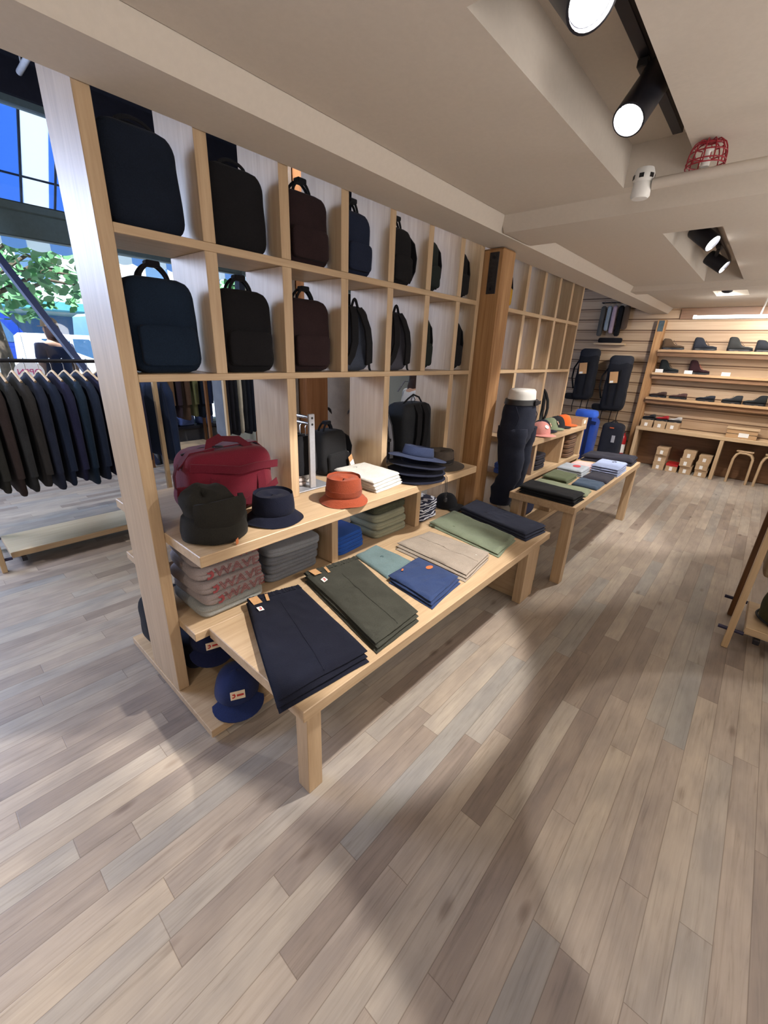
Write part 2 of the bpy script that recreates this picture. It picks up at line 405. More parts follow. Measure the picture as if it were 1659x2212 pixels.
# ------------------------------------------------------------------ cubby shelving by the camera
ZR1, ZR2 = 1.926, 1.467
def shelving(name, label, loc, x_end, divs, ends, ztop, deep_from, sup):
    t = thing(name, label, 'shelving unit', loc)
    ox = loc[0]
    for a, b in ends: B(a-ox, b-ox, 0, .289, .056, ztop, .002).build('end_panel', MAPLE['z'], t, False)
    xa = min(b for a, b in ends); xb = max(a for a, b in ends)
    B(xa-ox+.0005, xb-ox-.0005, .001, .288, ZR1-.0285, ZR1, .0015).build('shelf', MAPLE['x'], t, False)
    B(xa-ox+.0005, xb-ox-.0005, .001, .288, ZR2-.0265, ZR2, .0015).build('shelf', MAPLE['x'], t, False)
    for i, d in enumerate(divs):
        w = .048 if i != 99 else .06
        B(d-ox, d+w-ox, .0002, .2888, ZR1+.0005, ztop, .0015).build('divider', MAPLE['z'], t, False)
        B(d-ox, d+w-ox, .0002, .2888, ZR2+.0005, ZR1-.029, .0015).build('divider', MAPLE['z'], t, False)
        if i in sup: B(d-ox, d+w-ox, .0002, .2888, deep_from, ZR2-.027, .0015).build('divider', MAPLE['z'], t, False)
    return t
DIV = [.3433+.34*i for i in range(6)]
shelving('shelving_unit', 'tall maple cubby shelving holding dark backpacks between the shop window and the timber post', (0, 0, .0), 2.34, DIV, [(0, .0478), (2.295, 2.335)], 2.42, .8535, (1, 3, 5))
for o in bpy.data.objects:
    pass
# lower part: base board, middle shelf, counter slab, uprights
t = thing('display_counter', 'maple two-sided display counter threaded through the nearer cubby shelving', 'counter', (.05, .13, 0))
def W(mb_args, nm, m, par, ang=40):
    a = list(mb_args); l = par.location
    return B(a[0]-l.x, a[1]-l.x, a[2]-l.y, a[3]-l.y, a[4]-l.z, a[5]-l.z, a[6] if len(a) > 6 else .002).build(nm, m, par, False)
W((.0485, 2.03, -.3015, .57, .807, .8525, .003), 'counter_top', MAPLE['x'], t)
W((.0485, 2.29, -.152, .288, .394, .434, .002), 'middle_shelf', MAPLE['x'], t)
W((.0485, 2.03, .30, .57, .525, .564, .002), 'rear_shelf', MAPLE['x'], t)
W((-.0046, 2.34, -.3132, .572, .0155, .0545, .002), 'base_board', MAPLE['x'], t)
W((.06, 2.28, -.26, .52, .0, .015, 0), 'plinth', BLACKM, t)
for d in (.876, 1.646):
    W((d, d+.046, -.086, .288, .4345, .8065, .002), 'upright', MAPLE['z'], t)
    W((d, d+.046, -.15, .288, .0550, .3935, .002), 'upright', MAPLE['z'], t)
    W((d, d+.046, .3, .565, .0550, .5245, .002), 'upright', MAPLE['z'], t)

def table(name, label, x0, x1, y0, y1, zt, th, legs, cat='table'):
    t = thing(name, label, cat, (x0, y1, 0))
    W((x0, x1, y0, y1, zt-th, zt, .003), 'table_top', MAPLE['x'], t)
    for (a, b, c, d) in legs: W((a, b, c, d, 0, zt-th-.0005, .002), 'leg', MAPLE['z'], t)
    return t
table('display_table', 'low maple table of folded shorts pushed against the nearer counter', .107, 2.27, -.806, -.157, .437, .05,
      [(.132, .197, -.79, -.725), (1.936, 2.12, -.80, -.74)])
table('display_table', 'maple table of folded trousers and tees beyond the mannequin', 2.365, 4.30, -.906, -.42, .623, .052,
      [(2.40, 2.47, -.893, -.823), (4.22, 4.29, -.893, -.823), (2.40, 2.47, -.495, -.43), (4.22, 4.29, -.495, -.43)])
o = B(1.985, 2.33, -.735, -.34, 0.0, .285, .003).build('wooden_plinth', MAPLE['y'], None, False)
tag(o, 'pale wooden box plinth standing on the floor under the nearer table', 'box')

# second shelving unit beyond the post
DIV2 = [3.05, 3.385, 3.725, 4.05]
shelving('shelving_unit', 'maple cubby shelving beyond the timber post with mostly empty cubbies', (2.72, 0, .0), 4.4, DIV2, [(2.70, 2.74), (4.365, 4.4)], 2.42, .911, (0, 2))
t = thing('display_counter', 'maple counter of caps beneath the farther cubby shelving', 'counter', (2.745, .1, 0))
W((2.88, 4.36, -.305, .5, .865, .91, .003), 'counter_top', MAPLE['x'], t)
W((2.88, 4.36, -.295, .28, .545, .585, .002), 'middle_shelf', MAPLE['x'], t)
W((2.88, 4.36, -.31, .5, .0155, .0545, .002), 'base_board', MAPLE['x'], t)
for d in (3.06, 3.73, 4.31):
    W((d, d+.045, -.29, .28, .5855, .8645, .002), 'upright', MAPLE['z'], t)
    W((d, d+.045, -.29, .28, .0550, .5445, .002), 'upright', MAPLE['z'], t)
W((2.80, 4.3, -.26, .45, 0, .015, 0), 'plinth', BLACKM, t)

# timber post with steel plate
o = B(-.085, .085, -.14, .14, 0, 2.245, .012).build('timber_post', TIMBER, None, False); o.location = (2.437, .0, 0)
tag(o, 'heavy knotty fir post standing between the two cubby shelving units', 'post')
pl = B(-.09, -.0855, -.105, -.035, 1.97, 2.22, .002).build('steel_plate', plain('dark_steel', srgb(64, 62, 66), .5, .6, scale=40, amp=.2), o, False)
for z in (2.0, 2.19): MB().lathe([(.0001, 0), (.011, 0), (.011, .006), (.0001, .006)], 6, (0, 0, 0), M=Matrix.Translation((-.0905, -.07, z)) @ Matrix.Rotation(-PI/2, 4, 'Y')).build('bolt', BLACKM, o, False)


# ------------------------------------------------------------------ ceiling fixtures and lamps
def spot_lamp(loc, d, energy, size, blend=.15, col=(1, .96, .91), rad=.03, nm='spot_light'):
    l = bpy.data.lights.new(nm, 'SPOT'); l.energy = energy; l.spot_size = math.radians(size); l.spot_blend = blend; l.color = col; l.shadow_soft_size = rad
    o = bpy.data.objects.new(nm, l); C.objects.link(o); o.location = loc
    o.rotation_euler = Vector(d).to_track_quat('-Z', 'Y').to_euler(); return o
def track_head(label, lens, d, L, R, joint, energy=0, size=40, blend=.2, group='black track spotlights', aim=None):
    d = Vector(d).normalized(); lens = Vector(lens)
    t = thing('track_spotlight', label, 'spotlight', tuple(joint), 0, group); j = Vector(joint)
    q = d.to_track_quat('Z', 'Y').to_matrix().to_4x4()
    M = Matrix.Translation(lens - j) @ q
    MB().lathe([(.0001, -L), (R*.93, -L), (R, -L+.008), (R, -.002), (R*.9, 0), (R*.86, -.012), (R*.84, -.02)], 28, M=M).build('lamp_body', BLACKM, t)
    MB().lathe([(.0001, -.016), (R*.82, -.016), (R*.82, -.013), (.0001, -.013)], 24, M=M).build('lens', LENS, t)
    p = lens - d*L*.62 - j
    MB().tube([(0, 0, 0), tuple(p*.5+Vector((0, 0, .004))), tuple(p)], .013, 10).build('mount_stem', BLACKM, t)
    MB().box(-.06, .06, -.016, .016, -.004, .0185, .003).build('track_adapter', BLACKP, t)
    if energy: spot_lamp(tuple(lens + d*.012), tuple(aim or d), energy, size, blend)
    return t
def track(label, x0, x1, y, z):
    o = B(x0, x1, y-.018, y+.018, z, 2.47, .002).build('lighting_track', BLACKM, None, False)
    return tag(o, label, 'lighting track', 'black lighting tracks in the ceiling recesses')
ZT = 2.445
track('black lighting track in the long ceiling recess nearest the camera', .62, 1.83, -1.125, ZT)
track('black lighting track in the second ceiling recess past the plaster beam', 3.0, 4.8, -1.09, ZT)
track('short black lighting track in the farthest ceiling recess', 5.45, 6.05, -1.07, ZT)
track_head('big black spotlight nearest the camera with its glaring lens turned to the aisle', (.605, -1.20, 2.262), (-.38, -.52, -.62), .2, .052, (.70, -1.125, ZT-.021), 75, 44, .08, aim=(.22, -.46, -1))
track_head('black cylinder spotlight hanging from the track below the red sprinkler cage end', (1.135, -1.145, 2.255), (-.62, .12, -.72), .21, .047, (1.285, -1.125, ZT-.021), 230, 54, .25, aim=(-.12, .56, -1.28))
track_head('black spotlight in the second recess, first of its pair', (3.18, -1.16, 2.30), (-.25, -.75, -.6), .17, .05, (3.12, -1.09, ZT-.021), 130, 80, .3, aim=(.05, .55, -1))
track_head('black spotlight in the second recess, nearer the shoe wall', (4.12, -1.15, 2.305), (-.1, -.8, -.55), .16, .05, (4.02, -1.09, ZT-.021), 130, 80, .3, aim=(.35, .3, -1))
track_head('small dark spotlight in the farthest recess above the shoe wall', (5.74, -1.05, 2.325), (.55, .1, -.8), .13, .05, (5.72, -1.07, ZT-.021), 110, 100, .4, aim=(.8, .1, -.75))
o = B(5.372, 6.088, -1.222, -.938, 2.4705, 2.4785, 0).build('recess_glow_plate', GLOWW, None, False); tag(o, 'glowing white plate filling the farthest ceiling recess', 'light fitting')  # plate's brightness is put into its material as emission
# unseen spots (behind and beside the camera): floor-pool lamp, then added fill spots
spot_lamp((-1.6, -.95, 2.30), (.0, .0, -1), 240, 71.5, .05)
spot_lamp((1.4, -3.3, 2.26), (-.16, 1.0, -.56), 100, 44, .5)
spot_lamp((3.9, -3.3, 2.26), (-.1, 1.0, -.52), 90, 50, .5)
spot_lamp((-1.5, -1.0, 2.30), (.62, .75, -1), 34, 60, .3)

def area_lamp(loc, sx, sy, e, col=(1, .95, .88), d=(0, 0, -1)):
    l = bpy.data.lights.new('added_area_lamp', 'AREA'); l.shape = 'RECTANGLE'; l.size = sx; l.size_y = sy; l.energy = e; l.color = col
    o = bpy.data.objects.new('added_area_lamp', l); C.objects.link(o); o.location = loc; o.rotation_euler = Vector(d).to_track_quat('-Z', 'Y').to_euler()
    return o
def point_lamp(loc, e, col=(1, .96, .92), rad=.25):
    l = bpy.data.lights.new('fill_point_lamp', 'POINT'); l.energy = e; l.color = col; l.shadow_soft_size = rad
    o = bpy.data.objects.new('fill_point_lamp', l); C.objects.link(o); o.location = loc
point_lamp((2.6, -3.3, 1.65), 26); point_lamp((5.6, -3.0, 1.7), 26)  # added unseen point lights, soft fill for ceiling and floor
point_lamp((-1.9, -2.3, 1.6), 22)
area_lamp((1.2, -3.0, 1.55), 3.6, .7, 46, (1, .95, .9), (0, .28, 1)); area_lamp((5.2, -3.0, 1.55), 2.4, .7, 20, (1, .95, .9), (0, .28, 1)); area_lamp((-1.9, -2.3, 1.5), 1.6, 1.0, 22, (1, .95, .9), (.25, .25, 1))  # added unseen uplights that brighten the ceiling
area_lamp((-1.7, 4.1, 2.6), 1.6, 1.0, 150, (.62, .74, 1), (.62, -.5, -.75))  # added unseen cool fill, stands in for window daylight
area_lamp((-2.3, 3.3, 2.3), 1.6, 1.8, 88, (.48, .61, 1), (.75, -.62, -.2))  # added unseen blue fill on the outer face of the end panel
area_lamp((6.5, -1.5, 2.09), .08, 1.5, 22, d=(.35, 0, -1))
for x in (-1.2, 1.6, 4.6): spot_lamp((x, 1.5, 3.6), (.05, .35, -1), 150, 95, .5)
spot_lamp((2.2, .9, 3.2), (-.25, -.35, -1), 70, 80, .5)

# pendant fluorescent tube over the shoe wall
t = thing('tube_light', 'glowing white tube light hanging in front of the shoe shelves', 'tube light', (6.2, -1.5, 2.105))
MB().tube([(0, .725, 0), (0, -.6, 0)], .019, 14).build('tube', TUBEL, t)
for y in (.725, -.6): MB().tube([(0, y, 0), (0, y+(.03 if y > 0 else -.03), 0)], .024, 14).build('end_cap', WHITEP, t)
for y in (.12, -.4): MB().tube([(0, y, .02), (0, y-.02, .214)], .008, 8).build('hanger_rod', WHITEP, t)
# sprinkler pipe, detector, caged sprinkler
t = thing('sprinkler_pipe', 'white ceiling pipe crossing the room along the plaster cross beam', 'pipe', (1.606, -1.1, 2.22))
MB().tube([(0, -.032, 0), (0, -2.6, 0)], .019, 12).build('pipe', PLASTER, t)
for y in (-.6, -1.9): MB().tube([(0, y, 0), (0, y, .099)], .006, 8).build('pipe_hanger', PLASTER, t)
t = thing('smoke_detector', 'small white detector at the end of the ceiling pipe', 'smoke detector', (1.606, -1.095, 2.185))
MB().lathe([(.0001, .09), (.03, .09), (.036, .075), (.036, .05), (.032, .045), (.034, .0), (.028, -.008), (.0001, -.01)], 24).build('detector_body', WHITEP, t)
for k in range(6): MB().box(.033, .0375, -.008, .008, .054, .068, 0, Matrix.Rotation(2*PI*k/6, 4, 'Z')).build('vent_slot', BLACKP, t)
t = thing('sprinkler_cage', 'red wire cage guarding a white sprinkler head on the ceiling pipe', 'sprinkler guard', (1.606, -1.29, 2.2425))
mb = MB(); Rr = .06
for k in range(6):
    a = PI*k/6
    mb.tube([(math.cos(a)*Rr*math.cos(b), math.sin(a)*Rr*math.cos(b), .072*min(1, 1.25*abs(math.sin(b))**.7)) for b in [PI*i/14 for i in range(15)]], .0022, 6)
for z, r in ((.012, Rr), (.038, Rr*.93), (.06, Rr*.72), (.071, Rr*.3), (.0, Rr)):
    mb.tube([(math.cos(2*PI*i/24)*r, math.sin(2*PI*i/24)*r, z) for i in range(25)], .0022, 6, False)
mb.build('wire_cage', REDWIRE, t)
MB().lathe([(.0001, .0), (.014, .0), (.014, .02), (.008, .024), (.008, .045), (.018, .048), (.0001, .052)], 16).build('sprinkler_head', WHITEP, t)
# behind the beam: old timber and pipe seen over the top cubbies
o = B(-.3, 3.4, .62, .8, 2.62, 2.86, .01).build('ceiling_joist', wood('old_joist', srgb(150, 118, 92), srgb(182, 150, 120), 'x', rough=.7), None, False); tag(o, 'old timber joist above the rear side of the shelving', 'joist')
o = MB().tube([(-.2, .5, 2.52), (1.2, .5, 2.54)], .016, 10).build('ceiling_pipe', CHROME, None); tag(o, 'shiny thin steel pipe glimpsed above the top cubbies', 'pipe')
t = thing('batten_light', 'thin white batten light under the dark ceiling by the shop window', 'light', (.95, 4.2, 3.86))
MB().tube([(0, -.3, 0), (0, .12, 0)], .025, 10).build('tube', plain('batten_white', srgb(230, 232, 236), .5), t)
MB().tube([(0, 0, .02), (0, 0, .135)], .008, 8).build('hanger_rod', WHITEP, t)

# ------------------------------------------------------------------ camera
cam = bpy.data.cameras.new('camera'); co = bpy.data.objects.new('camera', cam); C.objects.link(co)
r_, u_, f_ = V3(.6655, -.7454, .0386), V3(.2461, .2679, .9315), V3(.7047, .6104, -.3617)
co.matrix_world = Matrix(((r_.x, u_.x, -f_.x, -.5322), (r_.y, u_.y, -f_.y, -1.6805), (r_.z, u_.z, -f_.z, 1.5816), (0, 0, 0, 1)))
cam.sensor_fit = 'HORIZONTAL'; cam.sensor_width = 36; cam.lens = 900.5/1659*36; cam.clip_start = .05; cam.clip_end = 120
bpy.context.scene.camera = co
# world and sun
w = bpy.data.worlds.new('world'); bpy.context.scene.world = w; w.use_nodes = True
bg = w.node_tree.nodes['Background']
sky = w.node_tree.nodes.new('ShaderNodeTexSky'); sky.sky_type = 'HOSEK_WILKIE'; sky.sun_direction = (0, -.4, .9); sky.turbidity = 3
w.node_tree.links.new(sky.outputs[0], bg.inputs[0]); bg.inputs[1].default_value = 4.5
s = bpy.data.lights.new('sun', 'SUN'); s.energy = 14; s.angle = .02; so = bpy.data.objects.new('sun', s); C.objects.link(so)
so.rotation_euler = V3(.25, .5, -1).to_track_quat('-Z', 'Y').to_euler()
sc = bpy.context.scene
sc.view_settings.view_transform = 'Standard'; sc.view_settings.look = 'None'; sc.view_settings.exposure = 0.0
sc.cycles.use_denoising = True; sc.cycles.use_adaptive_sampling = True; sc.cycles.adaptive_threshold = .12; sc.cycles.max_bounces = 6; sc.cycles.diffuse_bounces = 3; sc.cycles.glossy_bounces = 2; sc.cycles.transparent_max_bounces = 12
sc.cycles.caustics_reflective = False; sc.cycles.caustics_refractive = False; sc.cycles.sample_clamp_indirect = 6

# ------------------------------------------------------------------ garments
def fold_surface(quad, t, seed, wr=.005, wob=.006, er=None, crease=1.0):
    q = [Vector((x, y, 0)) for x, y in quad]; er = er or t*.9+.004
    Lu = ((q[1]-q[0]).length+(q[2]-q[3]).length)/2; Lv = ((q[3]-q[0]).length+(q[2]-q[1]).length)/2
    rnd = random.Random(seed); ang = rnd.uniform(0, PI)
    def f(u, v, lift=0.):
        p = (q[0]*(1-u)+q[1]*u)*(1-v)+(q[3]*(1-u)+q[2]*u)*v
        d = min(min(u, 1-u)*Lu, min(v, 1-v)*Lv)
        n1 = noise.noise_vector(Vector((u*2.3+seed, v*2.1, seed*.7)))
        p += Vector((n1.x, n1.y, 0))*wob
        k = min(1, d/er); h = t*(.30+.70*math.sqrt(max(0, 1-(1-k)**2)))
        a = noise.noise(Vector((p.x*7+seed*3, p.y*7, seed)))
        b = noise.noise(Vector(((p.x*math.cos(ang)+p.y*math.sin(ang))*26+a*2.2, (p.y*math.cos(ang)-p.x*math.sin(ang))*7, seed*2.1)))
        c = 1-abs(noise.noise(Vector((p.x*13+seed, p.y*15+a, seed*1.3))))*2
        h += (wr*a + wr*.55*b*crease + wr*.5*max(0, c)**3*crease)*min(1, d/.03)
        return Vector((p.x, p.y, max(.001, h)+lift))
    return f, Lu, Lv
def surf_grid(mb, f, u0, u1, v0, v1, nu, nv, lift, skirt=True, zb=0.):
    G = [[mb.bm.verts.new(f(u0+(u1-u0)*i/nu, v0+(v1-v0)*j/nv, lift)) for j in range(nv+1)] for i in range(nu+1)]
    for i in range(nu):
        for j in range(nv): mb.bm.faces.new((G[i][j], G[i+1][j], G[i+1][j+1], G[i][j+1]))
    loop = [G[i][0] for i in range(nu)]+[G[nu][j] for j in range(nv)]+[G[i][nv] for i in range(nu, 0, -1)]+[G[0][j] for j in range(nv, 0, -1)]
    c = sum((v.co for v in loop), Vector())/len(loop)
    low = [mb.bm.verts.new((v.co.x+(c.x-v.co.x)*.006, v.co.y+(c.y-v.co.y)*.006, zb if skirt else v.co.z-.002)) for v in loop]
    for i in range(len(loop)):
        j = (i+1) % len(loop); mb.bm.faces.new((loop[i], low[i], low[j], loop[j]))
    mb.bm.faces.new(low)
    return mb
def local(quad):
    cx = sum(p[0] for p in quad)/4; cy = sum(p[1] for p in quad)/4
    return (cx, cy), [(x-cx, y-cy) for x, y in quad]
EMBLEM = [(-.30, -.5), (.1, -.5), (.42, -.2), (.42, .15), (.2, .5), (-.05, .35), (-.3, .42), (-.18, .15), (.1, .1), (.16, -.1), (0, -.25), (-.3, -.2)]
def place_on(f, u, v, lift, rz=0.):
    p = f(u, v); du = (f(min(1, u+.03), v)-f(max(0, u-.03), v)); dv = (f(u, min(1, v+.03))-f(u, max(0, v-.03)))
    n = du.cross(dv).normalized(); n = n if n.z > 0 else -n
    x = du.normalized(); y = n.cross(x)
    return Matrix.Translation(p+n*lift) @ Matrix(((x.x, y.x, n.x, 0), (x.y, y.y, n.y, 0), (x.z, y.z, n.z, 0), (0, 0, 0, 1))) @ Matrix.Rotation(rz, 4, 'Z')
def logo_patch(par, M, w, h, name='logo_patch', base=None, edge=None):
    a = MB().box(-w/2, w/2, -h/2, h/2, 0, .0014, 0, M).build(name, base or WHITEP, par, False)
    MB().prism([(x*w*.62, y*h*.62) for x, y in EMBLEM], .0014, .0024, M).build('emblem', REDP, a, False)
    return a
def folded(name, label, cat, quad, z, t, m, seed, wr=.005, band=0., tags=None, group=None, nu=30, nv=34, crease=1., wob=.006, legs=False):
    (cx, cy), q = local(quad)
    th = thing(name, label, cat, (cx, cy, z), 0, group)
    f, Lu, Lv = fold_surface(q, t, seed, wr, wob, None, crease)
    surf_grid(MB(), f, 0, 1, 0, 1, nu, nv, 0).build('folded_fabric', m, th, True, 60)
    if band:
        g = lambda u, v, l: f(u, v, l+.0022*math.sin(u*95+3*math.sin(u*17)))
        surf_grid(MB(), g, .01, .99, .012, band, 60, 4, .0022, False).build('waistband', m, th, True, 60)
    if legs:
        g = lambda u, v, l: f(.5+u*.012+.012*noise.noise(Vector((v*4, seed, 0))), v, l)
        surf_grid(MB(), g, 0, 1, band+.08, .985, 2, 20, .0016, False).build('fly_seam', m, th, True, 60)
    if tags: tags(th, f)
    return th
def stack(n, quad, z, t, m, seed, name, labels, cat, group, dx=-.010, dy=-.010, gap=.0006, topkw=None, **k):
    """n folded pieces; lower ones peep out by (dx, dy) each"""
    out = []
    for i in range(n):
        e = n-1-i
        qq = [(x+dx*e+random.Random(seed+i*7+j).uniform(-.003, .003), y+dy*e) for j, (x, y) in enumerate(quad)]
        kw = dict(k)
        if i < n-1: kw['wr'] = .0008; kw['tags'] = None
        elif topkw: kw.update(topkw)
        out.append(folded(name, labels[i], cat, qq, z+i*(t+gap+.0022), t, m, seed+i, group=group, **kw))
    return out
def price_tags(th, f):
    M = place_on(f, .13, .07, .005, .1); MB().box(-.021, .021, -.034, .026, 0, .001, 0, M).build('kraft_tag', KRAFT, th, False)
    M = place_on(f, .34, .075, .005, -.12); MB().box(-.007, .007, -.034, .026, 0, .001, 0, M).build('kraft_tag', KRAFT, th, False)
    logo_patch(th, place_on(f, .16, .20, .0035, .05), .024, .031)
def small_logo(u, v, m=None, w=.018, nm='printed_emblem'):
    def g(th, f): MB().prism([(x*w, y*w) for x, y in EMBLEM], .0, .0012, place_on(f, u, v, .0022, .4)).build(nm, m or LEATHER, th, False)
    return g
ordn = ['bottom', 'second', 'third', 'fourth', 'fifth', 'sixth']
def labs(n, s, where):
    return [('topmost ' if i == n-1 else 'bottom ' if i == 0 else 'middle ' if n == 3 else ordn[i]+' from bottom ')+s+' '+where for i in range(n)]
ZT1 = .4378
NAVY = fabric(19, 21, 35); OLIVE = fabric(58, 58, 51); TEAL = fabric(102, 122, 124); BLUE = fabric(44, 60, 98)
TAUPE = fabric(150, 138, 126); SAGE = fabric(112, 121, 101); SLATE = fabric(48, 52, 68)
stack(3, [(.312, -.118), (.562, -.195), (.448, -.774), (.056, -.730)], ZT1, .0125, NAVY, 3, 'folded_shorts', labs(3, 'navy shorts', 'in the stack at the open end of the nearer table'), 'shorts', 'navy shorts with kraft tags', dx=-.006, dy=-.012, topkw=dict(wr=.006, band=.07, tags=price_tags, legs=True))
stack(3, [(.655, -.115), (.975, -.168), (.806, -.752), (.512, -.768)], ZT1, .012, OLIVE, 11, 'folded_shorts', labs(3, 'dark olive shorts', 'in the stack between navy shorts and blue tees'), 'shorts', 'olive shorts with kraft tags', dx=-.009, dy=-.010, topkw=dict(wr=.010, band=.07, tags=price_tags, legs=True))
folded('folded_tee', 'dusty teal folded tee lying behind the blue tees', 'tee', [(1.03, -.118), (1.22, -.108), (1.211, -.408), (.965, -.425)], ZT1, .014, TEAL, 21, .009, tags=small_logo(.55, .45, fabric(80, 104, 108), .022))
def blue_logo(th, f):
    MB().lathe([(.0001, 0), (.022, 0), (.022, .001), (.0001, .001)], 20, sx=1.2, sy=.8, M=place_on(f, .78, .42, .003)).build('round_print', LEATHER, th, False)
    MB().box(-.016, .016, -.005, .005, 0, .001, 0, place_on(f, .3, .12, .003, .5)).build('neck_label', LEATHER, th, False)
stack(3, [(.955, -.44), (1.235, -.425), (1.216, -.715), (.915, -.748)], ZT1, .012, BLUE, 31, 'folded_tee', labs(3, 'royal blue folded tee', 'in the stack at the front edge of the nearer table'), 'tee', 'blue tees with orange print', dx=-.005, dy=-.008, topkw=dict(tags=blue_logo, wr=.007))
stack(3, [(1.295, -.215), (1.585, -.249), (1.598, -.69), (1.262, -.735)], ZT1, .0125, TAUPE, 41, 'folded_trousers', labs(3, 'taupe folded trousers', 'in the stack between blue tees and green shorts'), 'trousers', 'taupe trousers', dx=-.012, dy=-.006, topkw=dict(wr=.008, legs=True, tags=small_logo(.7, .9, WHITEP, .01)))
stack(2, [(1.745, -.135), (2.07, -.13), (1.955, -.69), (1.64, -.725)], ZT1, .014, SAGE, 51, 'folded_shorts', labs(2, 'sage green shorts', 'in the stack beside the taupe trousers'), 'shorts', 'sage green shorts', dx=-.010, dy=-.006, topkw=dict(wr=.011, tags=small_logo(.25, .3, fabric(86, 98, 72), .016)))
stack(3, [(2.125, -.15), (2.38, -.14), (2.262, -.765), (2.0, -.735)], ZT1, .014, SLATE, 61, 'folded_shorts', labs(3, 'slate navy shorts', 'in the stack at the mannequin end of the nearer table'), 'shorts', 'slate navy shorts', dx=-.008, dy=-.008, topkw=dict(wr=.009, tags=small_logo(.3, .35, fabric(30, 32, 44), .02)))

# folded knitwear piles under the counter
def knit(name, label, cat, c, w, d, h, m, seed, group=None, rz=0., printed=None, pm=None, pitch=0.):
    t = thing(name, label, cat, c, rz, group, rot=(pitch, 0, rz))
    dep = lambda q: 1-.05*math.exp(-((q-.5)/.10)**2)
    MB().soft(w, d, h, e=7, er=h*.46, lev=16, seg=56, dep=dep, wr=.0038, seed=seed, wf=16).build('folded_knit', m, t, True, 60)
    if printed:
        M = Matrix.Translation((0, -d/2*1.0-.0032, h*.52)) @ Matrix.Rotation(PI/2, 4, 'X')
        text_mesh(printed, h*1.05, 'chest_print', pm, t, M @ Matrix.Translation((.03, 0, -.001)) @ Matrix.Scale(1.25, 4, (1, 0, 0)), .0012, outline=.0011)
        MB().prism([(x*.042, y*.040) for x, y in EMBLEM], -.001, .0002, M @ Matrix.Translation((-.098, 0, 0))).build('chest_emblem', pm, t, False)
    return t
ZM = .4348
PINKG = fabric(146, 134, 132); GREYK = fabric(132, 134, 140); GREYD = fabric(106, 108, 114)
for i in range(5):
    knit('folded_sweatshirt', labs(5, 'pinkish grey sweatshirt with red lettering', 'in the stack by the end panel')[i], 'sweatshirt', (.275+.008*math.sin(i*2.1), .066+.008*math.cos(i*1.7)-.003*(4-i), ZM+i*.0605), .325, .325, .058, PINKG if i else fabric(146, 146, 142), 70+i, 'pinkish grey sweatshirts', .07*math.sin(i*1.3), 'WAVE' if i else None, plain('dusty_red_print', srgb(150, 70, 74), .9))
for i in range(4):
    t = knit('folded_sweater', labs(4, 'grey sweater', 'in the pile against the counter upright')[i], 'sweater', (.655+.004*i, .105-.006*i, ZM+i*.048), .34, .29, .046, GREYK if i == 3 else GREYD, 90+i, 'grey sweaters', -.02*i)
    if i == 3: MB().prism([(x*.05, y*.03) for x, y in EMBLEM], .0478, .0492, Matrix.Translation((.02, -.02, 0))).build('chest_emblem', REDP, t, False)
for i in range(5):
    knit('folded_tee', labs(5, 'bright blue tee', 'in the thin stack under the counter')[i], 'tee', (1.065+.004*math.sin(i), .085+.004*i, ZM+i*.0225), .245, .27, .0215, fabric(38, 84, 168), 110+i, 'bright blue tees', .08)
for i in range(4):
    knit('folded_sweatshirt', labs(4, 'olive grey sweatshirt' if i < 3 else 'dark moss camouflage sweatshirt', 'in the stack between blue tees and upright')[i], 'sweatshirt', (1.445+.006*math.sin(i*2), .085+.005*i, ZM+i*.053), .325, .28, .050, fabric(138, 138, 118) if i < 3 else fabric(70, 72, 58, .3), 120+i, 'olive sweatshirts', -.03+.015*i)
def lettered():
    m, nt, b = _nt('white_lettering_print')
    n = N(nt, 'ShaderNodeTexWave', wave_type='RINGS'); n.inputs['Scale'].default_value = 14; n.inputs['Distortion'].default_value = 9; n.inputs['Detail'].default_value = 1.5
    nt.links.new(coords(nt, (1, .3, 1.6)), n.inputs['Vector'])
    nt.links.new(ramp(nt, n.outputs[0], [(.62, srgb(38, 40, 62)), (.7, srgb(204, 206, 218))]), b.inputs['Base Color']); b.inputs['Roughness'].default_value = .9
    return m
LETT = lettered()
for i in range(3):
    knit('folded_tee', labs(3, 'navy tee with white swirl lettering', 'in the short stack past the second upright')[i], 'tee', (1.83, .06, ZM+i*.0495), .22, .27, .048, LETT, 130+i, 'navy lettered tees', .02)

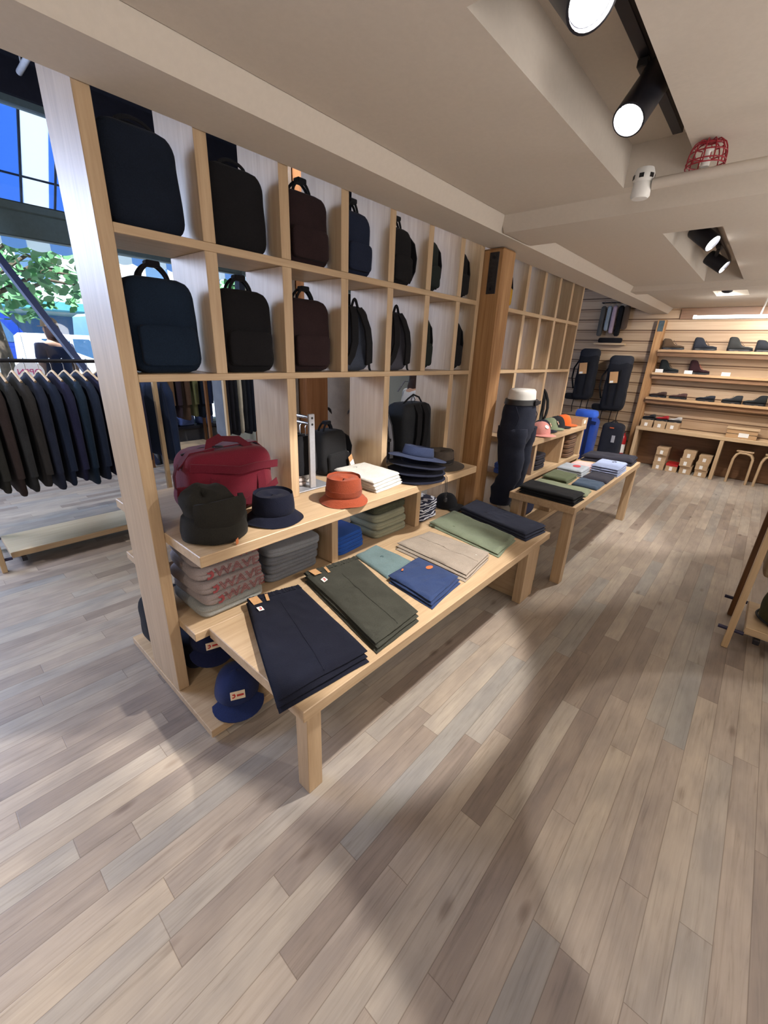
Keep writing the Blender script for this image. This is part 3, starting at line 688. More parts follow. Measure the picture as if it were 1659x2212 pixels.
# ------------------------------------------------------------------ hats
def nz(p, s, seed): return noise.noise(Vector((p.x*s+seed, p.y*s, p.z*s+seed*.3)))
def bucket_hat(name, label, loc, m, rb, rc, h, seed, crown_h=None, dent=.012, rz=0., brim_drop=.03, band=None, group=None, rot=None, sx=1.):
    t = thing(name, label, 'hat', loc, rz, group, rot=rot)
    zb = brim_drop
    def fn(p, a, r):
        k = nz(p, 9, seed); k2 = nz(p, 22, seed+5)
        up = p.z > zb*1.05
        q = Vector((p.x*(1+.05*k*(1 if up else .7)), p.y*(1+.05*k), p.z))
        if up: q.z -= dent*max(0, 1-r/(rc*.95))*(.8+.5*math.cos(2*a)) + .004*k2
        else: q.z = max(.001, q.z + .008*noise.noise(Vector((math.cos(a)*1.3+seed, math.sin(a)*1.3, 0)))*(1 if r > rc*1.1 else .2))
        q.x *= sx
        return q
    crown = [(rc*1.0, zb+.006), (rc*.99, zb+.25*h), (rc*.96, zb+.5*h), (rc*.92, zb+.75*h), (rc*.88, h-.012), (rc*.82, h-.003), (rc*.72, h), (rc*.5, h+.001), (rc*.25, h), (.0001, h)]
    MB().lathe([(rc*.96, zb-.002)]+crown, 48, fn=fn).build('crown', m, t, True, 70)
    n = 7; br = [(rc*.985+(rb-rc)*i/n, zb-(zb-.004)*(i/n)**1.15) for i in range(n+1)]
    prof = br+[(rb+.0015, .0035)]+[(r, max(.0005, z-.0035)) for r, z in reversed(br)]
    b = MB().lathe(prof, 48, fn=fn).build('brim', m, t, True, 70)
    if band: MB().lathe([(rc*1.012, zb+.010), (rc*1.016, zb+.013), (rc*1.012, zb+.034), (rc*1.0, zb+.034)], 48, fn=fn).build('hat_band', band, t, True, 70)
    return t
ZC = .8535
DBROWN = fabric(34, 32, 28); NAVYH = fabric(16, 19, 36); ORANGE = fabric(140, 64, 40); TAUPEH = fabric(78, 70, 64)
# wool cap with turned-down flaps
t = thing('wool_cap', 'dark brown wool flap cap standing at the counter end before the crimson duffel', 'hat', (.19, -.145, ZC), .4)
def fnw(p, a, r):
    k = nz(p, 10, 3.3); k2 = nz(p, 24, 8)
    q = Vector((p.x*(1+.06*k), p.y*(1+.06*k), p.z+.006*k2))
    if p.z > .12: q.z -= .030*math.exp(-((a-PI*1.3)/.6)**2)*(1 if r < .1 else .4); q.x -= (p.z-.12)*.35; q.y += (p.z-.12)*.2; q.z += .02*noise.noise(Vector((p.x*16, p.y*16, 4)))
    q.z = max(.0005, q.z); return q
MB().lathe([(.112, 0), (.128, .008), (.131, .03), (.127, .055), (.120, .078), (.116, .09), (.112, .095), (.104, .10), (.106, .125), (.104, .15), (.094, .175), (.078, .192), (.05, .203), (.02, .207), (.0001, .208)], 56, fn=fnw).build('crown', DBROWN, t, True, 70)
def flap(a0, a1, z0, z1, r0, r1, n=16):
    R1 = [(r0+(r1-r0)*math.sin(PI*i/n)) for i in range(n+1)]; rings = []
    for z, k in ((z0, 0), (z0+(z1-z0)*.3, .012), (z0+(z1-z0)*.7, .016), (z1, .006)):
        rings.append([Vector((math.cos(a0+(a1-a0)*i/n)*(R1[i]+k), math.sin(a0+(a1-a0)*i/n)*(R1[i]+k), z+.02*math.sin(PI*i/n)*(z-z0)/(z1-z0))) for i in range(n+1)] + [Vector((math.cos(a0+(a1-a0)*i/n)*(R1[i]-.012), math.sin(a0+(a1-a0)*i/n)*(R1[i]-.012), z)) for i in range(n, -1, -1)])
    return MB().loft(rings)
flap(PI*1.05, PI*1.75, .07, .165, .112, .124).build('turned_up_flap', DBROWN, t, True, 70)
flap(-.5, .75, .004, .085, .128, .135).build('ear_flap', DBROWN, t, True, 70)
MB().box(-.012, .012, -.0008, .0008, .0, .022, 0, Matrix.Translation((-.045, -.142, .001)) @ Matrix.Rotation(.3, 4, 'Z')).build('leather_tab', LEATHER, t, False)
bucket_hat('bucket_hat', 'navy bucket hat on the counter beside the brown wool cap', (.462, -.163, ZC), NAVYH, .130, .092, .118, 5, brim_drop=.036)
bucket_hat('bucket_hat', 'burnt orange bucket hat standing before the white folded tees', (.852, -.205, ZC), ORANGE, .122, .092, .128, 9, dent=.020, brim_drop=.036, band=fabric(132, 60, 37))
# wide brimmed hats
for i in range(4):
    z = ZC+.006+i*.0265
    bucket_hat('brimmed_hat', ['bottom navy brimmed hat of the nested pile on the counter', 'second navy brimmed hat from the bottom of the nested pile', 'third navy brimmed hat from the bottom of the nested pile', 'topmost navy brimmed hat of the nested pile, crown folded over'][i],
               (1.475+.006*i, -.19+.004*i, z+.0108*i), NAVYH if i < 3 else fabric(40, 48, 72), .178, .10, .075 if i == 3 else .03, 20+i, dent=.03 if i == 3 else .002, brim_drop=.016, group='nested navy brimmed hats', rot=(0, .06*i, 0))
t = bucket_hat('brimmed_hat', 'taupe brown wide brimmed hat resting at the post end of the counter', (1.838, -.115, ZC), TAUPEH, .172, .098, .115, 31, dent=.018, brim_drop=.022, band=BLACKP, rz=.6)
MB().box(.096, .1035, -.012, .012, .026, .048, .001, Matrix.Rotation(-1.2, 4, 'Z')).build('leather_tab', LEATHER, t, False)
t = thing('chin_cord', 'thin dark chin cord dangling over the counter edge from the hat pile', 'cord', (1.62, -.304, .80))
mb = MB()
MB().tube([(0, .004, .057), (.0, -.008, .052), (.004, -.012, 0), (.010, -.014, -.075), (.02, -.013, -.10), (.028, -.012, -.06), (.024, -.011, .0), (.02, -.008, .052), (.02, .004, .057)], .0022, 6).build('cord', BLACKP, t)
MB().soft(.02, .02, .03, (.02, -.014, -.115), e=3, er=.008, lev=6, seg=14).build('cord_lock', BLACKP, t)

def cap(name, label, loc, m, rz, seed, patch=None, brimm=None, rot=None, group=None, s=1., dot=None):
    t = thing(name, label, 'cap', loc, rz, group, rot=rot)
    R, H = .088*s, .115*s
    def fn(p, a, r):
        k = nz(p, 11, seed); front = max(0, math.cos(a+PI/2))
        return Vector((p.x*(1+.05*k), p.y*(1.08+.05*k), p.z*(1+.05*front)+.004*k))
    prof = [(R*.94, .0)]+[(R*math.cos(b)**.75, H*math.sin(b)) for b in [PI/2*i/10 for i in range(10)]]+[(.0001, H)]
    MB().lathe(prof, 40, fn=fn).build('crown', m, t, True, 70)
    MB().lathe([(.0001, H-.002), (.009, H-.001), (.008, H+.005), (.0001, H+.006)], 12).build('top_button', m, t)
    rings = []
    for i in range(8):
        v = i/7; row = []
        for j in range(15):
            u = j/14*2-1; a = -PI/2+u*1.05
            rr = R*.985+v*.062*s*(1-.55*abs(u)**2.6)
            row.append(Vector((math.cos(a)*rr, math.sin(a)*rr*1.08, .006+.010*(1-u*u)*1.0*(1-v*.5)-.004*v)))
        rings.append(row)
    mb = MB()
    top = [[mb.bm.verts.new(p+Vector((0, 0, .0022))) for p in r] for r in rings]; bot = [[mb.bm.verts.new(p-Vector((0, 0, .0015))) for p in r] for r in rings]
    for i in range(7):
        for j in range(14):
            mb.bm.faces.new((top[i][j], top[i+1][j], top[i+1][j+1], top[i][j+1])); mb.bm.faces.new((bot[i][j], bot[i][j+1], bot[i+1][j+1], bot[i+1][j]))
    lp = [(i, 0) for i in range(8)]+[(7, j) for j in range(1, 15)]+[(i, 14) for i in range(6, -1, -1)]+[(0, j) for j in range(13, 0, -1)]
    for k in range(len(lp)):
        (a, b), (c, d) = lp[k], lp[(k+1) % len(lp)]
        mb.bm.faces.new((top[a][b], bot[a][b], bot[c][d], top[c][d]))
    mb.build('brim', brimm or m, t, True, 60)
    if patch:
        b = .62; r = R*math.cos(b)**.75
        M = Matrix.Translation((0, -r*1.085-.004, H*math.sin(b)*1.03)) @ Matrix.Rotation(PI/2-.55, 4, 'X')
        pt = MB().box(-.031, .031, -.018, .018, 0, .003, .001, M).build('patch', patch, t, False)
        MB().prism([(x*.020-.018, y*.02) for x, y in EMBLEM], .003, .0038, M).build('emblem', REDP, pt, False)
        MB().box(-.004, .025, -.005, .004, .003, .0038, 0, M).build('lettering', REDP, pt, False)
    if dot:
        b = .75; r = R*math.cos(b)**.75
        MB().lathe([(.0001, 0), (.02, 0), (.02, .003), (.0001, .003)], 20, M=Matrix.Translation((0, -r*1.09-.002, H*math.sin(b)*1.03)) @ Matrix.Rotation(PI/2-.75, 4, 'X')).build('round_patch', dot, t)
    return t
CBLUE = fabric(30, 42, 84); CREAM = plain('cream_patch', srgb(226, 206, 178), .8)
# caps on the base board under the nearer table end
cap('cap', 'royal blue cap with cream patch resting lowest on the base board', (.182, -.198, .083), CBLUE, -.5, 3, CREAM, rot=(.18, 0, -.45), s=1.12, group=None)
cap('cap', 'navy blue cap with cream patch leaning above the lowest cap', (.185, .035, .243), fabric(24, 30, 62), 0, 7, CREAM, rot=(.42, 0, -.3), s=1.02)
cap('cap', 'dark olive cap with cream patch behind the blue caps', (.405, -.03, .14), OLIVE, 0, 9, CREAM, rot=(.4, 0, -.25), s=1.0)
o = MB().soft(.26, .24, .15, e=5, er=.04, lev=10, seg=40, wr=.012, seed=4).build('cloth_bundle', fabric(34, 36, 50), None, True, 60); o.location = (.22, .18, .0555); tag(o, 'dark bundle of folded stock on the base board behind the caps', 'folded stock')
o = MB().soft(.15, .13, .085, e=3, er=.03, lev=10, seg=36, wr=.016, seed=8).build('clear_bag', CLEAR, None, True, 60); o.location = (.515, -.225, .0565); tag(o, 'crumpled clear plastic bag on the base board beneath the table', 'plastic bag')
o = MB().soft(.12, .10, .06, e=4, er=.02, lev=8, seg=30, wr=.006, seed=12).build('grey_pouch', fabric(92, 92, 88), None, True, 60); o.location = (.70, -.16, .0555); tag(o, 'small grey pouch on the base board beyond the plastic bag', 'pouch')
o = MB().soft(.26, .17, .27, e=5, er=.06, lev=14, seg=40, wr=.006, seed=14, taper=(1, .92)).build('luggage_cube', fabric(26, 26, 30), None, True, 60); o.location = (.155, .455, .0555); tag(o, 'black soft case standing on the rear ledge of the base board', 'bag')

cap('cap', 'black cap resting on the middle shelf beside the timber post', (2.16, .0, .4385), fabric(22, 22, 26), 0, 41, rot=(0, 0, .3), s=.95)
# caps on the farther counter
ZC2 = .911
cap('cap', 'salmon pink cap with round patch at the mannequin end of the cap row', (3.30, -.215, ZC2+.003), fabric(206, 140, 134), -.5, 13, brimm=fabric(214, 146, 138), dot=PAPER)
for i, (x, c, n, p) in enumerate([(3.51, (42, 44, 56), 'dark navy cap with cream patch', CREAM), (3.70, (128, 138, 112), 'sage green cap with cream patch', CREAM), (3.89, (34, 34, 38), 'black cap without patch', None), (4.08, (214, 96, 40), 'bright orange cap', None)]):
    cap('cap', n+' in the row on the farther counter', (x, -.14, ZC2+.004), fabric(*c), 0, 15+i, p, rot=(0, 0, .3), group='caps along the farther counter', s=.92)
t = thing('display_tray', 'open kraft tray at the far end of the cap row', 'tray', (4.285, -.2, ZC2+.0005))
mb = MB(); mb.box(-.09, .09, -.1, .1, 0, .006); mb.build('tray_base', KRAFTBOX, t, False)
for a in ((-.09, -.084, -.1, .1), (.084, .09, -.1, .1), (-.084, .084, -.1, -.094), (-.084, .084, .094, .1)): B(*a, .0062, .075).build('tray_side', KRAFTBOX, t, False)
B(-.03, .03, -.1015, -.1003, .02, .055).build('price_card', PAPER, t, False)

# ------------------------------------------------------------------ bags
def backpack(name, label, loc, m, w=.245, d=.125, h=.315, seed=0., style='handles', strapm=None, rz=0., m2=None, group=None, rot=None):
    """front panel faces -y; style: handles / laptop / straps / side"""
    t = thing(name, label, 'backpack', loc, rz, group, rot=rot); strapm = strapm or BLACKF; m2 = m2 or m
    MB().soft(w, d, h, e=7.5, er=.06, lev=18, seg=56, taper=(1.02, .96), wr=.0045, seed=seed, wf=11, dep=lambda q: 1.05-.22*q).build('pack_body', m, t, True, 60)
    if style in ('handles', 'side'):
        MB().soft(w*.80, .035, h*.42, (0, -d/2-.008, h*.09), e=5, er=.02, lev=10, seg=36, wr=.003, seed=seed+2).build('front_pocket', m2, t, True, 60)
        for y in (-.022, .016):
            MB().tube(arc((-w*.22, y, h-.012), (w*.22, y*.4, h-.012), .058, 14, V3(0, 0, 1), .6), .0062, 8).build('carry_handle', strapm, t)
        MB().box(-.024, .024, -.026, .012, h+.036, h+.056, .004).build('handle_snap', strapm, t, False)
    if style == 'laptop':
        for y in (-.024, .024): MB().tube(arc((-w*.24, y, h-.010), (w*.24, y, h-.010), .030, 12, V3(0, 0, 1), .5), .006, 8).build('carry_handle', strapm, t)
    pts = [(-w*.46, -d*.2, h*.3), (-w*.44, -d*.12, h*.8), (-w*.3, -d*.08, h*.985), (w*.3, -d*.08, h*.985), (w*.44, -d*.12, h*.8), (w*.46, -d*.2, h*.3)]
    if style == 'straps':
        MB().tube(arc((-w*.12, -d*.3, h-.012), (w*.12, -d*.3, h-.012), .045, 10), .007, 8).build('carry_handle', strapm, t)
        for s_ in (-1, 1):
            MB().strap([(s_*w*.12, -d*.36, h*.97), (s_*w*.17, -d*.55, h*.86), (s_*w*.24, -d*.72, h*.66), (s_*w*.27, -d*.78, h*.45), (s_*w*.33, -d*.7, h*.26), (s_*w*.42, -d*.56, h*.12)], .045, .012, V3(1, 0, 0)).build('shoulder_strap', strapm, t, True, 60)
            MB().strap([(s_*w*.42, -d*.57, h*.125), (s_*w*.46, -d*.54, h*.05), (s_*w*.44, -d*.62, .004)], .016, .003, V3(1, 0, 0)).build('webbing', strapm, t, False)
    if style == 'side':
        MB().strap([(w*.47, -d*.1, h*.9), (w*.62, -d*.25, h*.78), (w*.70, -d*.3, h*.55), (w*.66, -d*.3, h*.32), (w*.52, -d*.2, h*.1)], .04, .008, V3(0, 1, 0)).build('shoulder_strap', strapm, t, True, 60)
    return t
BLACKF = fabric(22, 22, 26); INK = fabric(18, 26, 40); BLK = fabric(20, 19, 22); AUB = fabric(40, 26, 28); GREYBLUE = fabric(58, 64, 78); FOREST = fabric(30, 36, 34); DENIMN = fabric(26, 34, 54)
PK = [ # label, column, row, material, style
 ('ink blue laptop backpack in the top cubby nearest the white end panel', 0, 1, INK, 'laptop'), ('black laptop backpack in the second cubby of the top row', 1, 1, BLK, 'handles0'),
 ('dark aubergine backpack with arched handles in the third top cubby', 2, 1, AUB, 'handles'), ('navy blue backpack with tall handles in the fourth top cubby', 3, 1, DENIMN, 'handles'),
 ('black backpack with a side strap in the fifth top cubby', 4, 1, BLK, 'side'), ('dark forest backpack with a side strap in the sixth top cubby', 5, 1, FOREST, 'side'),
 ('black slim backpack in the top cubby beside the post', 6, 1, BLK, 'side'),
 ('deep blue backpack with snapped handles in the middle row by the white end panel', 0, 0, fabric(20, 34, 52), 'handles'), ('black backpack with thin handles in the second cubby of the middle row', 1, 0, BLK, 'handles'),
 ('aubergine backpack with round pocket in the third cubby of the middle row', 2, 0, AUB, 'handles'), ('grey blue backpack showing its black straps in the fourth middle cubby', 3, 0, GREYBLUE, 'straps'),
 ('slate backpack showing its black straps in the fifth middle cubby', 4, 0, fabric(66, 66, 76), 'straps'), ('dark green backpack with a bulging strap in the sixth middle cubby', 5, 0, FOREST, 'side'),
 ('black backpack with a loose strap in the middle row beside the post', 6, 0, BLK, 'side')]
for i, (lab, c_, r_w, m, st) in enumerate(PK):
    x0 = .049+.34*c_ if c_ else .050
    w = (.25 if r_w else .255) if c_ < 3 else (.20 if c_ < 5 else .165)
    if c_ >= 5 and st == 'side': w = .10 if c_ == 5 and r_w == 0 else .13
    z = (ZR1 if r_w else ZR2)+.0006; h = (.285 if st != 'laptop' else .30) if r_w else .325
    x0 = .0478 if c_ == 0 else DIV[c_-1]+.048
    backpack('backpack', lab, (x0+.009+w/2*1.03, .108, z), m, w, .125, h, 200+i, 'laptop' if st == 'handles0' else st, group='backpacks filling the nearer cubbies')
# bags in the farther cubbies
YEL = fabric(184, 140, 40); RUST = fabric(150, 70, 34)
for lab, c_, r_w, m, w in [('mustard yellow backpack in the first top cubby past the post', 0, 1, YEL, .15), ('dark backpack with cords in the second top cubby past the post', 1, 1, BLK, .03), ('black pouch pack in the third top cubby past the post', 2, 1, BLK, .03), ('small black pack in the fourth top cubby past the post', 3, 1, BLK, .03),
                           ('rust red backpack hidden in the first middle cubby past the post', 0, 0, RUST, .09), ('rust orange backpack in the third middle cubby past the post', 2, 0, RUST, .07)]:
    x0 = 2.742 if c_ == 0 else DIV2[c_-1]+.049
    backpack('backpack', lab, (x0+.02+w/2, .12, (ZR1 if r_w else ZR2)+.0006), m, w, .12, .285, 230+c_+r_w*7, 'side', group='bags in the farther cubbies')
# crimson duffel
CRIM = fabric(98, 20, 36, .06); CRIMD = fabric(88, 16, 32, .06)
t = thing('duffel_bag', 'crimson red duffel bag lying on the counter behind two hats', 'duffel bag', (.402, .138, ZC), .0)
w, d, h = .44, .25, .285
MB().soft(w, d, h, e=4.2, er=.085, lev=20, seg=64, taper=(1.0, .93), wr=.011, seed=5.2, wf=8).build('duffel_body', CRIM, t, True, 60)
for sx in (-.11, .115):
    MB().strap([(sx, -d*.50, .03), (sx, -d*.53, .12), (sx*1.0, -d*.47, .215), (sx*.95, -d*.30, .272), (sx*.6, -d*.12, .315), (0, -.01, .33 if sx < 0 else .322)], .04, .005, V3(1, 0, 0)).build('carry_strap', CRIMD, t, True, 60)
MB().strap([(-.225, -.02, .22), (-.17, -.03, .285), (-.06, -.05, .297), (.06, -.03, .296), (.16, .0, .292), (.215, .02, .25)], .042, .005, V3(0, 1, 0)).build('shoulder_strap', CRIMD, t, True, 60)
MB().strap([(.225, -.105, .19), (.10, -.137, .205), (.0, -.142, .20), (-.10, -.138, .222), (-.2, -.10, .235)], .036, .004, V3(0, 0, 1)).build('compression_strap', CRIMD, t, True, 60)
MB().strap([(.222, -.10, .10), (.10, -.136, .06), (-.02, -.142, .036), (-.12, -.136, .024)], .036, .004, V3(0, 0, 1)).build('compression_strap', CRIMD, t, True, 60)
MB().strap([(-.225, -.03, .24), (-.25, -.05, .20), (-.255, -.06, .15), (-.235, -.07, .12), (-.215, -.085, .125)], .02, .003, V3(0, 1, 0)).build('side_loop', CRIMD, t, True, 60)
MB().box(-.275, -.21, -.095, -.088, .085, .135, .002, Matrix.Rotation(.1, 4, 'Y')).build('pull_tab', CRIMD, t, False)
MB().tube([(-.19, 0, .272), (-.1, .0, .29), (.1, .0, .29), (.19, 0, .268)], .004, 6).build('zipper', BLACKP, t)
MB().box(-.07, -.03, -.075, -.045, .297, .303, .002).build('buckle', BLACKP, t, False)
# black and grey packs standing on the counter by the post
t = backpack('backpack', 'black backpack with raised cord handle standing on the counter before the woman', (1.795, .142, ZC), fabric(36, 38, 42), .33, .20, .40, 260, 'none')
for sx in (-.02, .06): MB().strap([(sx, -.072, .392), (sx+.005, -.105, .33), (sx-.01, -.118, .2), (sx-.03, -.116, .06)], .05, .010, V3(1, 0, 0)).build('shoulder_strap', BLACKF, t, True, 60)
MB().tube([(-.13, -.02, .375), (-.06, -.03, .43), (-.005, -.03, .455), (.06, -.03, .435), (.125, -.02, .378)], .006, 8).build('carry_handle', BLACKF, t)
MB().tube([(-.005, -.03, .452), (-.03, -.034, .42), (-.01, -.036, .395), (.012, -.034, .42), (-.005, -.03, .45)], .003, 6).build('cord_loop', BLACKP, t)
t = backpack('backpack', 'light grey backpack with black piping behind the hat pile', (1.50, .20, ZC), fabric(136, 136, 144), .15, .17, .37, 264, 'none')
for sx in (-.035, .03):
    MB().strap([(sx, -.072, .345), (sx+.012, -.1, .27), (sx+.03, -.108, .16), (sx+.045, -.10, .03)], .035, .008, V3(1, 0, 0)).build('shoulder_strap', fabric(120, 120, 128), t, True, 60)
    MB().tube([(sx+.018, -.08, .345), (sx+.03, -.106, .27), (sx+.048, -.114, .16), (sx+.062, -.106, .03)], .0035, 6).build('piping', BLACKP, t)
MB().box(.0, .04, -.125, -.114, .17, .19, .003).build('buckle', BLACKP, t, False)
MB().box(-.05, -.02, -.12, -.10, .10, .14, .006).build('buckle', BLACKP, t, False)
# black sling pack with a price tag, leaning behind the display stand
t = backpack('backpack', 'black rolled pack with a kraft price tag behind the metal stand', (1.15, .275, ZC), fabric(28, 28, 30), .25, .18, .26, 270, 'side', rz=.2)
M = Matrix.Translation((.075, -.140, .075)) @ Matrix.Rotation(-.45, 4, 'Y') @ Matrix.Rotation(PI/2, 4, 'X')
a = MB().box(-.02, .02, -.04, .04, 0, .0012, 0, M).build('price_tag', KRAFT, t, False)
MB().box(-.0195, .0195, -.0395, .0, .0013, .0018, 0, M).build('barcode_label', PAPER, a, False)
MB().tube([(.062, -.137, .118), (.055, -.13, .135), (.05, -.11, .15)], .0015, 6).build('tag_string', BLACKP, t)
# metal stand with hanging black pouches and folded socks on its base
t = thing('display_stand', 'silver metal counter stand with a rail of hanging black pouches', 'display stand', (.862, .055, ZC+.0005))
MB().box(-.128, .122, -.022, .36, 0, .006, .002).build('stand_base', SILVER, t, False)
MB().box(-.018, .018, -.008, .008, .0065, .405, .002).build('stand_post', SILVER, t, False)
MB().box(-.018, .018, .33, .346, .0065, .405, .002).build('stand_post', SILVER, t, False)
for z in (.385, .352): MB().tube([(0, .008, z), (0, .33, z)], .008, 10).build('rail', CHROME, t); MB().lathe([(.0001, 0), (.006, 0), (.006, .002), (.0001, .002)], 10, M=Matrix.Translation((0, -.0082, z)) @ Matrix.Rotation(PI/2, 4, 'X')).build('bolt_hole', BLACKP, t)
for i in range(6):
    y = .055+.05+i*.045
    p = thing('hanging_pouch', ['black hanging pouch nearest the front post of the metal stand', 'second black hanging pouch along the metal stand rail', 'third black hanging pouch along the metal stand rail', 'fourth black hanging pouch along the metal stand rail', 'fifth black hanging pouch along the metal stand rail', 'black hanging pouch deepest on the metal stand rail'][i], 'pouch', (.862, y, ZC+.07), 0, 'black pouches on the metal stand')
    MB().soft(.15, .03, .215, e=4, er=.03, lev=12, seg=32, wr=.005, seed=300+i, taper=(1, .75)).build('pouch_body', fabric(26, 26, 30), p, True, 60)
    MB().tube([(0, 0, .212), (0, 0, .262), (.008, 0, .2735), (.012, 0, .27)], .0022, 6).build('hang_hook', CHROME, p)
SOCK = fabric(214, 208, 202); SOCK2 = fabric(196, 184, 180)
for i in range(6):
    k = i // 2; x = .84+.07*(i % 2)-.03*(k == 2); y = .135+.03*(i % 2)
    s_ = thing('folded_socks', ['white sock pair lowest by the stand post', 'white sock pair lowest at the back of the stand base', 'pinkish sock pair second up by the stand post', 'white sock pair second up behind the stand post', 'pinkish sock pair on top by the stand post', 'white sock pair on top behind the stand post'][i], 'socks', (x, y+.03, ZC+.0072+k*.0235), .3*math.sin(i*2.2), 'folded socks on the stand base')
    MB().soft(.062, .12, .022, e=4, er=.011, lev=10, seg=30, wr=.003, seed=320+i, dep=lambda q: 1-.04*math.exp(-((q-.5)/.12)**2)).build('sock_fold', SOCK if i % 2 else SOCK2, s_, True, 60)
# white folded tees on the counter
stack(4, [(1.075, .115), (1.315, .105), (1.312, -.195), (1.05, -.225)], ZC+.0006, .0145, fabric(204, 201, 194), 71, 'folded_tee', labs(4, 'white folded tee', 'in the stack between orange hat and navy hats'), 'tee', 'white tees on the counter', dx=.004, dy=-.006, topkw=dict(tags=small_logo(.45, .2, fabric(196, 194, 188), .026), wr=.004))

# ------------------------------------------------------------------ mannequin in trousers
t = thing('mannequin', 'headless white half mannequin wearing navy trousers and black belt beside the timber post', 'mannequin', (2.67, -.27, 0))
def ell(c, rx, ry, n=28, wr=0., seed=0, rot=0.):
    out = []
    for k in range(n):
        a = 2*PI*k/n; p = Vector((math.cos(a)*rx, math.sin(a)*ry, 0)); p.rotate(Matrix.Rotation(rot, 3, 'Z')); p += Vector(c)
        if wr:
            q = noise.noise_vector(Vector((p.x*9+seed, p.y*9, p.z*11))); r2 = noise.noise(Vector((p.x*6+seed, p.y*6+p.z*20, p.z*26+seed)))
            p += Vector((q.x, q.y, 0))*wr + Vector((math.cos(a), math.sin(a), 0))*r2*wr*.9
        out.append(p)
    return out
def lo(secs, n=28, wr=0., seed=0, sub=3, rot=0.):
    S = []
    for a, b in zip(secs, secs[1:]):
        for i in range(sub):
            f = i/sub; S.append([a[j]*(1-f)+b[j]*f for j in range(5)])
    S.append(list(secs[-1]))
    return [ell((x, y, z), rx, ry, n, wr, seed, rot) for z, x, y, rx, ry in S]
mb = MB()
mb.loft(lo([(1.345, 0, 0, .118, .082), (1.33, 0, 0, .135, .092), (1.26, 0, 0, .142, .098), (1.2, 0, 0, .150, .100)], wr=0))
mb.build('mannequin_waist', MANNEQ, t, True, 60)
for s_ in (-1, 1): MB().loft(lo([(.50, s_*.075, .01, .045, .05), (.44, s_*.075, .0, .035, .042), (.40, s_*.075, -.02, .036, .06), (.372, s_*.075, -.04, .034, .075)], 16)).build('mannequin_foot', MANNEQ, t, True, 60)
NVT = fabric(38, 42, 57)
mb = MB()
mb.loft(lo([(1.262, 0, 0, .149, .104), (1.2, 0, .004, .165, .116), (1.12, 0, .006, .168, .122), (1.04, 0, .006, .168, .122), (.98, 0, .003, .150, .110), (.93, 0, .0, .110, .09), (.90, 0, 0, .05, .05)], 40, .007, 3.1))
for s_, ky in ((-1, -.018), (1, .0)):
    mb.loft(lo([(1.06, s_*.080, .002, .086, .118), (.98, s_*.083, .0, .088, .116), (.9, s_*.086, ky*.5-.004, .086, .108), (.78, s_*.088, ky-.012, .083, .1), (.68, s_*.085, ky-.012, .078, .092), (.56, s_*.082, .012, .078, .090), (.47, s_*.080, .018, .074, .086), (.43, s_*.079, .018, .075, .086)], 32, .010, 5+s_))
mb.build('trousers', NVT, t, True, 70)
MB().loft([ell((0, 0, z), rx, ry, 40) for z, rx, ry in ((1.232, .158, .112), (1.234, .164, .117), (1.270, .158, .112), (1.272, .152, .107))]).build('belt', BLACKP, t, True, 60)
MB().box(-.028, .028, -.128, -.117, 1.232, 1.272, .004).build('belt_buckle', BLACKM, t, False)
MB().strap([(.03, -.122, 1.25), (.09, -.118, 1.252), (.13, -.1, 1.247)], .026, .003, V3(0, 0, 1)).build('belt_end', BLACKP, t, False)
for s_ in (-1, 1): MB().strap([(s_*.162, -.035, 1.225), (s_*.166, -.075, 1.15), (s_*.172, -.065, 1.09)], .006, .003, V3(0, 1, 0)).build('pocket_seam', NVT, t, False)
MB().tube([(.02, .03, .012), (.02, .03, .98)], .012, 10).build('support_rod', CHROME, t)
MB().lathe([(.0001, 0), (.125, 0), (.125, .006), (.02, .012), (.0001, .012)], 32).build('base_plate', SILVER, t)

# ------------------------------------------------------------------ stock on the farther table and counter
ZT2 = .6242
CHAR = fabric(40, 40, 50)
stack(3, [(2.395, -.475), (2.62, -.455), (2.60, -.885), (2.385, -.880)], ZT2, .017, fabric(26, 27, 30), 140, 'folded_trousers', labs(3, 'black folded trousers', 'in the stack at the near end of the farther table'), 'trousers', 'black trousers', dx=-.004, dy=-.003, topkw=dict(wr=.004), nu=20, nv=22)
folded('folded_trousers', 'sage grey trousers lying beside the black trouser stack', 'trousers', [(2.665, -.455), (2.83, -.45), (2.83, -.87), (2.655, -.885)], ZT2, .026, fabric(128, 136, 112), 150, nu=20, nv=22)
stack(2, [(2.89, -.45), (3.17, -.445), (3.16, -.655), (2.885, -.66)], ZT2, .018, fabric(92, 100, 76), 152, 'folded_tee', labs(2, 'olive green folded tee', 'in the low stack behind the steel blue tee'), 'tee', 'olive tees on the farther table', nu=20, nv=18, dx=-.003, dy=-.003)
stack(3, [(3.215, -.45), (3.455, -.445), (3.45, -.665), (3.21, -.67)], ZT2, .016, fabric(172, 180, 190), 156, 'folded_tee', labs(3, 'pale grey folded tee', 'in the stack with a red print on top'), 'tee', 'pale grey tees', nu=20, nv=18, dx=-.002, dy=-.003, topkw=dict(tags=lambda th, f: MB().lathe([(.0001, 0), (.04, 0), (.04, .0012), (.0001, .0012)], 18, sx=1, sy=.8, M=place_on(f, .55, .6, .003)).build('round_print', plain('coral_print', srgb(196, 70, 80), .9), th, False)))
folded('folded_tee', 'steel blue folded tee at the aisle edge of the farther table', 'tee', [(2.91, -.69), (3.13, -.685), (3.12, -.885), (2.90, -.89)], ZT2, .026, fabric(66, 82, 102), 160, nu=20, nv=18)
folded('folded_tee', 'charcoal folded tee between the steel blue and light blue tees', 'tee', [(3.165, -.69), (3.42, -.69), (3.42, -.885), (3.155, -.89)], ZT2, .028, fabric(56, 56, 66), 162, nu=20, nv=18)
